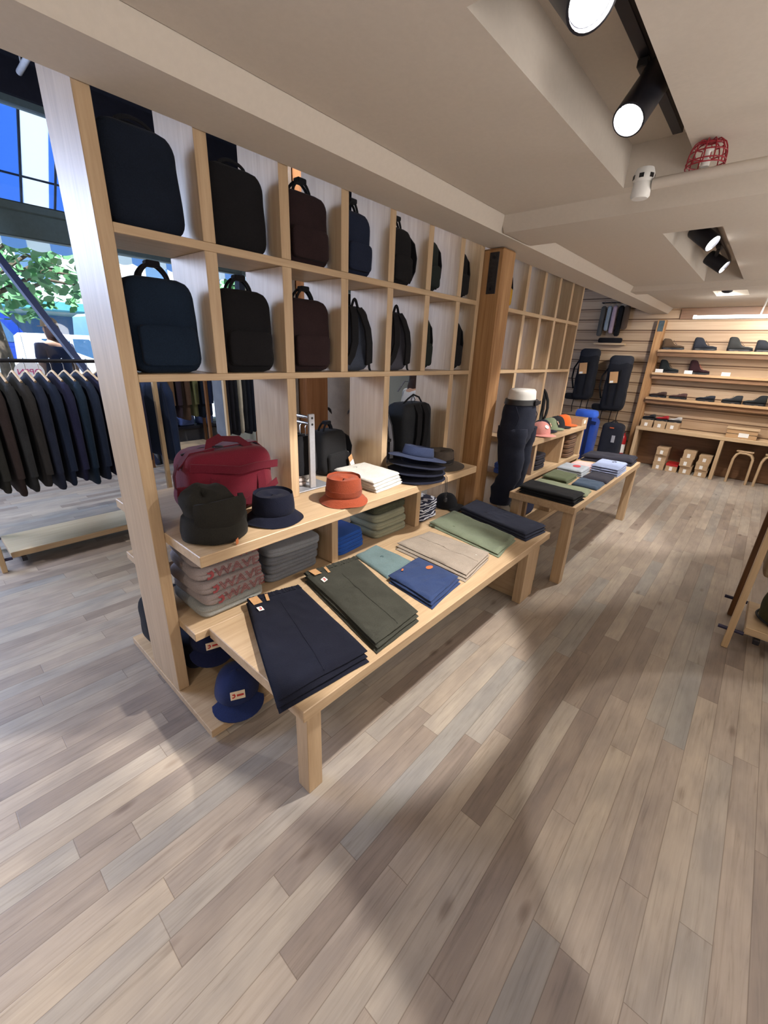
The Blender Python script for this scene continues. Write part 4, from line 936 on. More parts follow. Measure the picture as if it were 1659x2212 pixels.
folded('folded_tee', 'pale pink folded tee behind the light blue tees', 'tee', [(3.50, -.45), (3.74, -.45), (3.74, -.63), (3.50, -.635)], ZT2, .026, fabric(222, 172, 170), 164, nu=20, nv=18)
stack(4, [(3.47, -.66), (3.80, -.655), (3.80, -.885), (3.465, -.89)], ZT2, .0165, fabric(142, 154, 186), 166, 'folded_tee', labs(4, 'light blue folded tee', 'in the tall stack on the farther table'), 'tee', 'light blue tees', nu=20, nv=18, dx=-.002, dy=-.002, topkw=dict(tags=small_logo(.7, .6, fabric(60, 62, 70), .04)))
stack(2, [(3.89, -.45), (4.16, -.45), (4.28, -.875), (4.0, -.885)], ZT2, .032, CHAR, 172, 'folded_trousers', labs(2, 'charcoal folded trousers', 'at the far end of the farther table'), 'trousers', 'charcoal trousers', nu=22, nv=24, dx=-.004, dy=-.002, topkw=dict(wr=.007))
for i in range(5):
    knit('folded_shirt', labs(5, 'brown flannel shirt', 'in the stack under the cap row')[i], 'shirt', (4.12, -.14, .5862+i*.049), .27, .27, .0475, fabric(96, 70, 52), 180+i, 'brown flannel shirts', .04*math.sin(i*2))
for i in range(3):
    knit('folded_jumper', labs(3, 'dark charcoal jumper', 'in the stack under the farther counter')[i], 'jumper', (3.33, -.13, .5862+i*.049), .24, .27, .0475, fabric(48, 46, 54), 190+i, 'charcoal jumpers')
for i in range(2):
    knit('folded_tee', labs(2, 'periwinkle blue tee', 'in the low stack at the start of the farther counter')[i], 'tee', (2.955, -.13, .5862+i*.049), .17, .25, .047, fabric(80, 110, 200), 195+i, 'periwinkle tees')
o = backpack('backpack', 'dark green backpack hanging strap side out under the farther cubbies', (3.95, .13, ZC2+.0006), fabric(40, 44, 44), .22, .14, .36, 280, 'straps')
o = MB().soft(.5, .22, .18, e=5, er=.05, lev=10, seg=36, wr=.006, seed=6).build('stock_bag', fabric(26, 30, 60), None, True, 60); o.location = (3.42, -.06, .0556); tag(o, 'dark blue stock bag on the base board of the farther counter', 'bag')

# ------------------------------------------------------------------ shoe wall
t = thing('shoe_wall_shelving', 'fir shoe shelving with a side post fixed to the boarded back wall', 'shelving unit', (7.3, -1.5, 0))
SH = [1.752, 1.427, 1.066]
W((7.262, 7.398, -.275, -.168, 0.0, 2.16, .004), 'side_post', TIMBER, t)
W((7.255, 7.2615, -.262, -.19, 2.0, 2.15, .001), 'steel_plate', plain('teal_steel', srgb(72, 84, 88), .5, .5, scale=40, amp=.2), t)
SHW = wood('shoe_shelf', srgb(166, 130, 94), srgb(190, 156, 118), 'y')
for z in SH:
    W((7.2, 7.398, -3.9, -.2755, z-.034, z, .002), 'shelf', SHW, t)
    W((7.24, 7.398, -3.9, -.2755, z-.095, z-.0345, .002), 'shelf_rail', wood('shoe_rail', srgb(120, 88, 62), srgb(146, 110, 80), 'y'), t)
    for y in (-2.2, -3.6): W((7.25, 7.39, y, y+.03, z-.20, z-.0955, .002), 'bracket', BLACKM, t)
t = thing('shoe_counter', 'long pale counter under the shoe shelves with kraft boxes below', 'counter', (7.2, -1.5, 0))
W((7.055, 7.398, -3.9, -.2755, .575, .625, .003), 'counter_top', MAPLE['y'], t)
for y in (-.2755-.045, -1.40, -2.5, -3.9): W((7.06, 7.398, y, y+.045, 0, .5745, .002), 'upright', MAPLE['z'], t)
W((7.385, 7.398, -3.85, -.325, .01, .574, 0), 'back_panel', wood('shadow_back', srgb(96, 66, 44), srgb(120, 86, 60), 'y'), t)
def shoe(name, label, loc, upper, rz, boot=True, L=.255, sole=None, lace=None, group=None, ankle=.15, clog=False):
    t = thing(name, label, 'boot' if boot else 'clog' if clog else 'shoe', loc, rz, group); sole = sole or BLACKP
    n = 18; mb = MB(); rings = []
    for i in range(n+1):
        u = i/n; x = (u-.5)*L
        wd = .043*(1-.25*math.exp(-((u-.36)/.16)**2))*min(1, (u+.015)/.10)**.5*min(1, (1.02-u)/.16)**.55
        if boot: top = .062+(ankle-.062)*(1/(1+math.exp((u-.44)/.055))) - .014*max(0, (u-.8)/.2)
        else: top = .052+(.085-.052)*(1/(1+math.exp((u-.42)/.07))) - .012*max(0, (u-.8)/.2)
        if u < .04: top = top*.93
        rings.append([Vector((x-.02*max(0, top-.07)*3*(1-u), math.copysign(abs(math.cos(a))**.7, math.cos(a))*wd*(1 if math.sin(a) < .3 else .82), .024+max(0, (math.sin(a)+1)/2)**.8*(top-.024))) for a in [2*PI*k/20 for k in range(20)]])
    mb.loft(rings).build('upper', upper, t, True, 60)
    mb = MB(); rings = []
    for i in range(n+1):
        u = i/n; x = (u-.5)*(L+.008)
        wd = .047*(1-.22*math.exp(-((u-.36)/.16)**2))*min(1, (u+.02)/.10)**.5*min(1, (1.03-u)/.16)**.55
        z0 = .0 + (.006 if .3 < u < .45 else 0) + .008*max(0, (u-.85)/.15)
        rings.append([(x, -wd, z0), (x, wd, z0), (x, wd, .026), (x, -wd, .026)])
    mb.loft(rings).build('sole', sole, t, True, 40)
    if boot or not clog:
        mb = MB(); k = 5
        for i in range(k):
            u = .46+i*.055; z = (.10 if boot else .076)-.011*i+(.03*(1-i/k) if boot and ankle > .14 else 0)
            mb.tube([((u-.5)*L, -.024, z-.012), ((u-.5)*L+.004, 0, z), ((u-.5)*L, .024, z-.012)], .0024, 6)
        mb.build('laces', lace or BLACKP, t)
    return t
Ty = -PI/2
SB = [('tan brown hiking boot', (84, 66, 50)), ('charcoal hiking boot', (46, 48, 56)), ('dark grey tall hiking boot, laces loose,', (50, 50, 50)), ('black hiking boot', (36, 38, 44)), ('grey brown hiking boot', (70, 62, 54))]
for i, (y, (nm, c)) in enumerate(zip((-.445, -.835, -1.23, -1.53, -1.86), SB)):
    shoe('hiking_boot', nm+' on the top shoe shelf, '+['beside the post', 'second', 'third', 'fourth', 'fifth'][i], (7.29, y, SH[0]+.0006), fabric(*c), Ty, True, .275, ankle=(.155, .175, .185, .15, .165)[i], group='boots on the top shoe shelf')
shoe('hiking_boot', 'black high boot behind a white price card beside the post', (7.31, -.465, SH[1]+.0006), fabric(34, 38, 40), Ty, True, .25, ankle=.185)
shoe('hiking_boot', 'black and red high boot behind a white price card', (7.31, -.845, SH[1]+.0006), fabric(52, 30, 34), Ty, True, .25, ankle=.195, lace=REDP)
for i, y in enumerate((-.36, -.73, -1.17)):
    o = MB().box(-.001, .001, -.05, .05, 0, .05, 0, Matrix.Rotation(-.25, 4, 'Y')).build('price_card', PAPER, None, False); o.location = (7.219, y, SH[1]+.001)
    tag(o, 'white price card on the second shoe shelf '+['in front of the black high boot', 'in front of the black and red boot', 'standing alone past the boots'][i], 'price card', 'price cards on the shoe shelf')
for i, (y, nm, c) in enumerate([(-.415, 'dark brown low shoe nearest the post', (62, 46, 42)), (-.68, 'plum brown low shoe second from the post', (76, 54, 52)), (-1.02, 'black walking shoe third from the post', (40, 44, 52)), (-1.325, 'black leather walking shoe fourth from the post', (44, 46, 50)), (-1.575, 'black ankle boot fifth from the post', (38, 40, 42))]):
    shoe('walking_shoe', nm+' on the third shoe shelf', (7.29, y, SH[2]+.0006), fabric(*c), -Ty, i > 2, .22 if i < 4 else .24, ankle=(.1, .1, .1, .115, .14)[i], group='shoes on the third shoe shelf')
def shoe_box(label, loc, dims, m=KRAFTBOX, group=None, lid=None, rz=0.):
    t = thing('shoe_box', label, 'shoe box', loc, rz, group); w, d, h = dims
    MB().box(-w/2, w/2, -d/2, d/2, 0, h*.72, .001).build('box_base', m, t, False)
    MB().box(-w/2-.003, w/2+.003, -d/2-.003, d/2+.003, h*.72+.0004, h, .001).build('lid', lid or m, t, False)
    MB().box(-w/2-.0015, -w/2-.0004, -d*.30+.03, d*.16+.03-.03, h*.14, h*.62, 0).build('size_label', PAPER, t, False)
    return t
for i, (y, nm, c) in enumerate([(-.395, 'black clog on the kraft box beside the post', (34, 34, 40)), (-.572, 'red clog on the middle kraft box of the shoe counter', (150, 34, 40)), (-.74, 'pale grey clog on the last kraft box of the shoe counter', (170, 166, 164))]):
    shoe_box(['kraft shoe box under the black clog', 'kraft shoe box under the red clog', 'kraft shoe box under the grey clog'][i], (7.20, y, .6256), (.2, .155, .105), group='shoe boxes on the shoe counter')
    shoe('clog', nm, (7.19, y, .7312), fabric(*c), -Ty, False, .165, clog=True)
o = MB().soft(.09, .09, .10, e=3, er=.03, lev=8, seg=24, wr=.004).build('maroon_pouch', fabric(104, 50, 54), None, True, 60); o.location = (7.352, -.345, .6262); tag(o, 'small maroon pouch behind the black clog box', 'pouch')
bl = []
for ci, (y, n, h) in enumerate([(-.70, 3, .115), (-.885, 1, .12), (-1.045, 3, .118), (-1.245, 3, .105)]):
    for i in range(n):
        nm = ['first', 'second', 'third', 'fourth'][ci]
        bl.append(shoe_box('kraft shoe box, '+(['bottom', 'middle', 'top'][i] if n > 1 else 'the single one')+' in the '+nm+' column under the shoe counter', (7.22+.015*math.sin(i*2+ci), y+.012*math.sin(i*3+ci*2), .0006+i*(h+.0012)), (.24, .15, h), KRAFTBOX, 'shoe boxes under the shoe counter', REDGLOSS if ci == 1 else None))
t = thing('wooden_crate', 'pale wooden crate with a white label on the shoe counter', 'crate', (7.2, -1.56, .6256))
for k in range(2): MB().box(-.11, .11, -.17, .17, k*.062, k*.062+.055, .002).build('crate_slat', SHW, t, False)
MB().box(-.105, .105, -.165, .165, .0555, .0615, 0).build('crate_shadow_gap', BLACKP, t, False)
MB().box(-.12, .12, -.18, .18, .1175, .135, .002, Matrix.Translation((0, 0, 0))).build('lid', MAPLE['y'], t, False)
MB().box(-.1125, -.1112, -.08, .03, .02, .075, 0).build('paper_label', PAPER, t, False)
for i, y in enumerate((-1.64, -1.95)):
    t = thing('bentwood_stool', ['bentwood stool with arched pale legs under the shoe counter', 'second bentwood stool deeper along the shoe counter'][i], 'stool', (7.16, y, 0), 0, None)
    for x in (-.04, .13): MB().tube([(x, .085, 0), (x, .08, .34), (x, .06, .40), (x, .03, .43), (x, -.05, .43), (x, -.10, .41), (x, -.13, .36), (x, -.14, 0)], .013 if x > 0 else .016, 10).build('arched_leg', MAPLE['z'] if x < 0 else RACKWOOD, t)
    MB().box(-.055, .145, -.12, .07, .4445, .462, .004).build('seat', MAPLE['y'], t, False)

# wall left of the shoe shelves: packs, clothes rail, luggage
def hiking_pack(label, loc, h, w, tagz, rz, hip):
    t = thing('hiking_backpack', label, 'backpack', loc, rz, 'hiking packs hung on the boarded wall')
    MB().soft(w, .22, h, e=4, er=.09, lev=20, seg=44, wr=.012, seed=h*9, taper=(.94, .86), wf=9).build('pack_body', fabric(28, 29, 36), t, True, 60)
    MB().soft(w*.9, .24, h*.2, (0, 0, h*.86), e=3.2, er=.07, lev=10, seg=36, wr=.008, seed=3).build('top_lid', fabric(42, 44, 52), t, True, 60)
    for s_ in (-1, 1):
        MB().strap([(s_*.05, -.12, h*.8), (s_*.06, -.135, h*.5), (s_*.05, -.12, h*.12)], .02, .004, V3(1, 0, 0)).build('compression_strap', BLACKF, t, False)
    MB().strap([(-w*.4, -.02, h*.86), (-w*.62, -.03, h*.66), (-w*.64, -.03, h*.45), (-w*.5, -.02, h*.22)], .045, .012, V3(0, 1, 0)).build('shoulder_strap', BLACKF, t, True, 60)
    MB().soft(hip, .10, .10, (-w*.45, -.02, -.01), e=3, er=.04, lev=8, seg=26, wr=.006, seed=2).build('hip_belt', BLACKF, t, True, 60)
    for x, l in ((-.12, .22), (.02, .26), (.12, .2)): MB().strap([(x, -.02, .02), (x-.01, -.02, -l*.5), (x, -.02, -l)], .012, .003, V3(1, 0, 0)).build('webbing', BLACKF, t, False)
    M = Matrix.Translation((-.03, -.138, tagz)) @ Matrix.Rotation(PI/2, 4, 'X') @ Matrix.Rotation(.1, 4, 'Z')
    k = MB().box(-.06, .06, -.085, .085, 0, .002, 0, M).build('swing_tag', KRAFT, t, False)
    MB().box(-.05, .0, -.08, -.05, .0021, .0028, 0, M).build('barcode_label', PAPER, k, False)
    MB().tube([(0, .05, h*.96), (0, .18, h*1.0)], .006, 8).build('hanging_hook', CHROME, t)
    return t
hiking_pack('black hiking pack with kraft tag hung nearer the cubbies on the boarded wall', (7.19, .665, .93), .76, .33, .50, -PI/2, .26)
hiking_pack('taller black hiking pack with kraft tag hung beside the shoe wall post', (7.19, .175, .80), .80, .37, .52, -PI/2, .26)
t = thing('wall_display_rail', 'short display board and hooks carrying clothes high on the boarded wall', 'display rail', (7.33, .46, 1.80))
MB().box(-.06, .065, -.24, .22, 0, .03, .003).build('display_shelf', MAPLE['y'], t, False)
MB().tube([(-.02, -.24, .62), (-.02, .22, .62)], .008, 8).build('rail', BLACKM, t)
for y in (-.24, .22): MB().tube([(-.02, y, .62), (.068, y, .62)], .008, 8).build('rail_arm', BLACKM, t)
def hang_cloth(name, label, cat, loc, w, th, L, m, seed, rz=0., group=None, taper=(1, .7), hook=.05, hangm=None):
    t = thing(name, label, cat, loc, rz, group)
    MB().soft(w, th, L, (0, 0, -L-hook), e=3.5, er=.03, lev=14, seg=34, wr=.004, seed=seed, taper=taper, wf=9).build('garment', m, t, True, 60)
    MB().tube([(0, 0, -hook-.01), (0, 0, -.020), (0, .014, -.014), (0, .0205, 0), (0, .014, .016), (0, 0, .0195), (0, -.012, .015)], .0022, 6).build('hanger_hook', CHROME, t)
    return t
for i, (y, w, L, c, nm) in enumerate([(.635, .09, .44, (84, 84, 84), 'grey striped trousers at the outer end'), (.545, .08, .36, (150, 164, 176), 'pale blue shirt second'), (.465, .085, .40, (186, 164, 180), 'pink top third'), (.375, .09, .44, (26, 26, 30), 'black coat fourth'), (.29, .10, .34, (92, 76, 64), 'brown coat nearest the shoe wall')]):
    hang_cloth('hanging_garment', nm+' on the high wall rail', 'garment', (7.31, y, 2.42), w*.8, .10, L, fabric(*c), 340+i, PI/2, 'clothes on the high wall rail', (1, .9))
o = MB().soft(.09, .36, .075, e=3.5, er=.03, lev=8, seg=30, wr=.01, seed=5).build('rolled_garment', fabric(26, 24, 28), None, True, 60); o.location = (7.325, .45, 1.8315); tag(o, 'black rolled garment on the small wall shelf', 'garment')
t = thing('duffel_bag', 'bright blue upright duffel standing on the floor by the boarded wall', 'duffel bag', (6.75, .40, 0))
MB().soft(.28, .40, .72, e=4.5, er=.09, lev=18, seg=44, wr=.012, seed=1.5, wf=8).build('duffel_body', fabric(36, 66, 150), t, True, 60)
MB().soft(.25, .34, .13, (0, 0, .69), e=3, er=.06, lev=10, seg=36, wr=.016, seed=7, wf=12).build('rolled_top', fabric(60, 104, 214), t, True, 60)
MB().strap([(-.135, -.10, .72), (-.158, -.10, .5), (-.158, -.10, .2), (-.14, -.10, .02)], .05, .006, V3(0, 1, 0)).build('carry_strap', fabric(22, 34, 76), t, True, 60)
MB().strap([(-.145, .22, .64), (-.152, 0, .66), (-.145, -.2, .64)], .05, .006, V3(0, 0, 1)).build('lash_strap', fabric(22, 34, 76), t, True, 60)
t = thing('wheeled_case', 'black wheeled travel case standing beside the blue duffel', 'suitcase', (6.9, .0, 0))
MB().soft(.22, .31, .62, (0, 0, .03), e=5, er=.08, lev=18, seg=44, wr=.004, seed=3.5, taper=(1.03, .92)).build('case_body', fabric(34, 36, 46), t, True, 60)
for y in (-.1, .1): MB().lathe([(.0001, -.012), (.03, -.012), (.03, .012), (.0001, .012)], 16, M=Matrix.Translation((.07, y, .0305)) @ Matrix.Rotation(PI/2, 4, 'X')).build('wheel', BLACKP, t)
MB().tube(arc((-.02, -.06, .645), (-.02, .06, .645), .035, 10), .009, 8).build('carry_handle', BLACKP, t)
MB().box(-.118, -.1145, -.075, -.025, .36, .47, .001).build('brand_panel', SILVER, t, False)
MB().box(-.118, -.113, -.03, .03, .575, .59, .001).build('orange_badge', plain('orange_badge', srgb(196, 96, 40), .6), t, False)
t = thing('fire_extinguisher', 'red fire extinguisher on the floor beside the shoe wall post', 'fire extinguisher', (7.165, -.11, 0))
MB().lathe([(.0001, 0), (.05, 0), (.054, .01), (.054, .38), (.045, .42), (.02, .45), (.02, .48), (.0001, .48)], 24).build('cylinder', REDGLOSS, t)
MB().box(-.05, .03, -.012, .012, .4805, .50, .003).build('valve_lever', BLACKM, t, False)
MB().tube([(-.02, 0, .47), (-.07, 0, .5), (-.085, .0, .4), (-.07, .0, .2)], .009, 8).build('hose', BLACKP, t)
MB().lathe([(.0545, .16), (.0552, .16), (.0552, .30), (.0545, .30)], 24).build('instruction_label', PAPER, t)

# ------------------------------------------------------------------ clothes racks
def rack(label, loc, rz, L, D, zp, ztop, px0=.06):
    t = thing('clothes_rack', label, 'clothes rack', loc, rz)
    for x in (0, L):
        for y in (0, D):
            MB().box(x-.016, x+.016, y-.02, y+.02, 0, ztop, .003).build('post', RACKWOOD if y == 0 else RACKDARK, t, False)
            for z in (zp-.03,): MB().tube([(x-.06, y, z), (x+.06, y, z)], .011, 10).build('bolt', plain('violet_black_bolt', srgb(38, 34, 66), .5), t)
    MB().tube([(x, 0, 0) for x in ()] or [(-.14, D/2, ztop-.04), (L+.14, D/2, ztop-.04)], .013, 12).build('rail', BLACKM, t)
    for x in (0, L): MB().box(x-.014, x+.014, .0205, D-.0205, ztop-.055, ztop-.025, .002).build('cross_bar', RACKWOOD, t, False)
    MB().box(px0, L-.06, .03, D-.03, zp-.045, zp, .003).build('platform', PLATFORM, t, False)
    for x in (px0+.05, L-.12): MB().box(x, x+.03, .0005, D-.0005, zp-.075, zp-.0455, .002).build('platform_bearer', BLACKM, t, False)
    return t
rack('pale wood clothes rack of dark jackets by the shop window, low platform beneath', (-.34, 2.04, 0), 0, 1.2, .46, .12, 1.455)
rack('wooden clothes rack at the aisle edge with an olive bag on its platform', (2.405, -1.89, 0), -PI/2, 2.0, .455, .15, 1.5)
rack('wooden clothes rack of coats deeper by the shop window', (1.5, 3.72, 0), 0, .76, .46, .30, 1.62)
rack('wooden clothes rack of trousers behind the middle cubbies', (1.93, 2.92, 0), 0, .66, .44, .12, 1.5, .05)
def jacket(name, label, loc, c, L, W, seed, rz=0., group=None, th=.05, sleeve=.58, cat='jacket', hanger=RACKWOOD, tilt=0.):
    """hangs from a rail; width along local y, rail along local x; z=0 is the rail centre"""
    t = thing(name, label, cat, loc, rz, group, rot=(0, tilt, rz)); m = fabric(*c)
    secs = [(-.085, .055, th*.5), (-.105, .10, th*.6), (-.135, W*.40, th*.8), (-.18, W*.47, th), (-.30, W*.48, th*1.15), (-.5, W*.48, th*1.15), (-L*.8, W*.50, th*1.1), (-L+.02, W*.50, th*1.0), (-L, W*.47, th*.8)]
    rings = []
    for z, hw, ht in secs:
        ring = []
        for k in range(28):
            a = 2*PI*k/28; x = math.copysign(abs(math.cos(a))**.6, math.cos(a))*ht/2*1.0; y = math.copysign(abs(math.sin(a))**.6, math.sin(a))*hw
            q = noise.noise(Vector((y*9+seed, z*3, seed))); ring.append(Vector((x+q*.012, y, z+.008*q)))
        rings.append(ring)
    MB().loft(rings).build('garment_body', m, t, True, 60)
    for s_ in (-1, 1):
        q = noise.noise(Vector((seed*1.3, s_, 2)))*.012
        MB().tube([(0, s_*W*.40, -.16), (q, s_*(W*.49), -.23), (q*1.5, s_*(W*.525), -.40), (q*2, s_*(W*.53), -.16-sleeve)], [.035, .042, .038, .030], 12, sx=.75).build('sleeve', m, t, True, 60)
    MB().tube([(0, -W*.36, -.125), (0, -.05, -.078), (0, 0, -.068), (0, .05, -.078), (0, W*.36, -.125)], .008, 8).build('hanger_bar', hanger, t)
    MB().tube([(0, 0, -.07), (0, 0, -.022), (0, .014, -.014), (0, .0205, 0), (0, .014, .016), (0, 0, .0195), (0, -.012, .015)], .0022, 6).build('hanger_hook', CHROME, t)
    return t
def ptag(s): return s
jl = []
xsj = [-.43, -.27, -.195, -.12, -.045, .03, .105, .18, .255, .33, .405, .48, .555, .63, .705, .93]
cols = [(132, 30, 46)]+[(50, 46, 48)]*5+[(32, 40, 64)]*10
nms = ['crimson jacket outside the end post of the window rack', 'dark brown jacket just inside the end post of the window rack', 'second dark brown jacket from the end post of the window rack', 'third dark brown jacket from the end post of the window rack', 'fourth dark brown jacket from the end post of the window rack', 'dark brown jacket touching the navy jackets of the window rack', 'navy jacket touching the brown jackets of the window rack']+[ordn_ + ' navy jacket from the brown ones on the window rack' for ordn_ in ('second', 'third', 'fourth', 'fifth', 'sixth', 'seventh', 'eighth', 'ninth')]+['long navy coat hanging beyond the far post of the window rack']
for i, x in enumerate(xsj):
    c = tuple(max(0, v+random.randint(-4, 4)) for v in cols[i])
    jacket('hanging_jacket', nms[i], (x, 2.27, 1.415), c, (.88 if 0 < i < 15 else .80)-.02*(i % 3), .62 if i else .5, 400+i, .0, 'jackets on the window rack', th=.055)
# coats on the deeper rack
for i, (x, c, nm, L) in enumerate([(1.585, (104, 92, 90), 'taupe grey coat with pale lining', .90), (1.69, (116, 88, 64), 'tan brown coat', .86), (1.79, (58, 48, 58), 'plum patterned shirt', .90), (1.89, (92, 70, 56), 'chestnut brown jacket', .94), (1.99, (116, 118, 78), 'moss green camouflage jacket', .90), (2.09, (26, 34, 48), 'dark navy coat', .92), (2.185, (30, 40, 66), 'ink blue jacket', .9)]):
    jacket('hanging_coat', nm+' on the deeper rack by the window', (x, 3.95, 1.58), c, L, .36, 430+i, .0, 'coats on the deeper rack', th=.055, cat='coat')
for i in range(11):
    c = [(110, 112, 114), (30, 30, 38), (34, 34, 42), (34, 36, 44), (206, 200, 182), (40, 44, 50), (28, 34, 46), (30, 36, 50), (28, 32, 46), (32, 38, 54), (38, 70, 170)][i]
    nm = ['grey trousers at the window end', 'black trousers second', 'black trousers third', 'charcoal trousers fourth', 'cream trousers fifth', 'dark green trousers sixth', 'navy trousers seventh', 'navy trousers eighth', 'navy trousers ninth', 'navy trousers tenth', 'bright blue trousers at the far end'][i]
    hang_cloth('hanging_trousers', nm+' on the trouser rack', 'trousers', (1.975+.056*i, 3.14, 1.46), .044, .24, .86-.02*(i % 3), fabric(*c), 450+i, .0, 'trousers on the trouser rack', (.9, 1.05), .07)
# denim bench by the window
t = thing('window_bench', 'low dark bench of folded denim before the shop window', 'bench', (2.05, 4.33, 0))
MB().box(-.40, .6, -.12, .10, .45, .49, .003).build('bench_top', DARKPAINT, t, False); MB().box(-.40, .6, -.10, .09, 0, .4495, .002).build('bench_base', plain('bench_grey', srgb(70, 70, 74), .7), t, False)
for i, (x, c, nm) in enumerate([(1.77, (190, 186, 178), 'pale cloth pile at the outer end of the window bench'), (2.05, (96, 116, 170), 'washed denim pile in the middle of the window bench'), (2.32, (92, 110, 160), 'washed denim pile at the far end of the window bench')]):
    o = MB().soft(.22, .17, .15, e=4, er=.03, lev=10, seg=30, wr=.012, seed=i, wf=16).build('folded_denim', fabric(*c, .3), None, True, 60); o.location = (x, 4.315, .4905); tag(o, nm, 'folded stock')
# right hand rack stock
for i, (y, c, nm) in enumerate([(-1.95, (150, 128, 96), 'tan overshirt first'), (-2.07, (172, 168, 160), 'pale grey shirt second'), (-2.19, (180, 184, 190), 'silver grey shirt third'), (-2.33, (186, 204, 198), 'mint shirt fourth'), (-2.44, (160, 150, 140), 'beige shirt fifth'), (-2.55, (120, 124, 110), 'sage shirt sixth')]):
    jacket('hanging_shirt', nm+' on the aisle rack', (2.63, y, 1.46), c, (.97, .90, .86, .86, .84, .8)[i], .46, 470+i, PI/2, 'shirts on the aisle rack', th=.05, cat='shirt')
t = thing('olive_bag', 'round olive green bag with black piping on the aisle rack platform', 'bag', (2.635, -2.19, .1506))
MB().soft(.32, .40, .20, e=2.4, er=.07, lev=14, seg=48, wr=.008, seed=4).build('bag_body', fabric(70, 66, 40), t, True, 60)
MB().tube([(math.cos(2*PI*k/40)*.162, math.sin(2*PI*k/40)*.202, .022) for k in range(41)], .007, 8, False).build('piping', BLACKP, t)
o = MB().soft(.26, .30, .10, e=2.6, er=.04, lev=10, seg=40, wr=.025, seed=9, wf=12).build('clear_bag', CLEAR, None, True, 60); o.location = (2.635, -2.20, .362); tag(o, 'crumpled clear plastic bag lying on the olive bag', 'plastic bag')

# ------------------------------------------------------------------ columns of the rear room
o = B(-.14, .14, -.14, .14, 0.0, 3.998, .012).build('timber_column', TIMBER_RED, None, False); o.location = (2.20, 1.75, 0); tag(o, 'reddish reclaimed timber column seen through the counter opening', 'column')
o = B(-.09, .09, -.1, .1, 0.0, 3.998, .006).build('concrete_column', plain('concrete', srgb(138, 130, 124), .9, scale=14, amp=.15, bump=.2), None, False); o.location = (1.955, 1.80, 0); tag(o, 'rough grey concrete column beside the reclaimed timber column', 'column')
o = MB().box(-.06, .06, -.03, .03, 0, 1).build('steel_brace', plain('blue_grey_steel', srgb(66, 78, 112), .5, .2, scale=20, amp=.06), None, False)
a_, b_ = V3(-.263, 4.32, 3.70), V3(1.592, 4.32, 0.02); dd = b_-a_
o.scale = (1, 1, dd.length); o.location = a_; o.rotation_euler = dd.to_track_quat('Z', 'Y').to_euler(); tag(o, 'blue grey steel brace slanting across the shop window', 'brace')

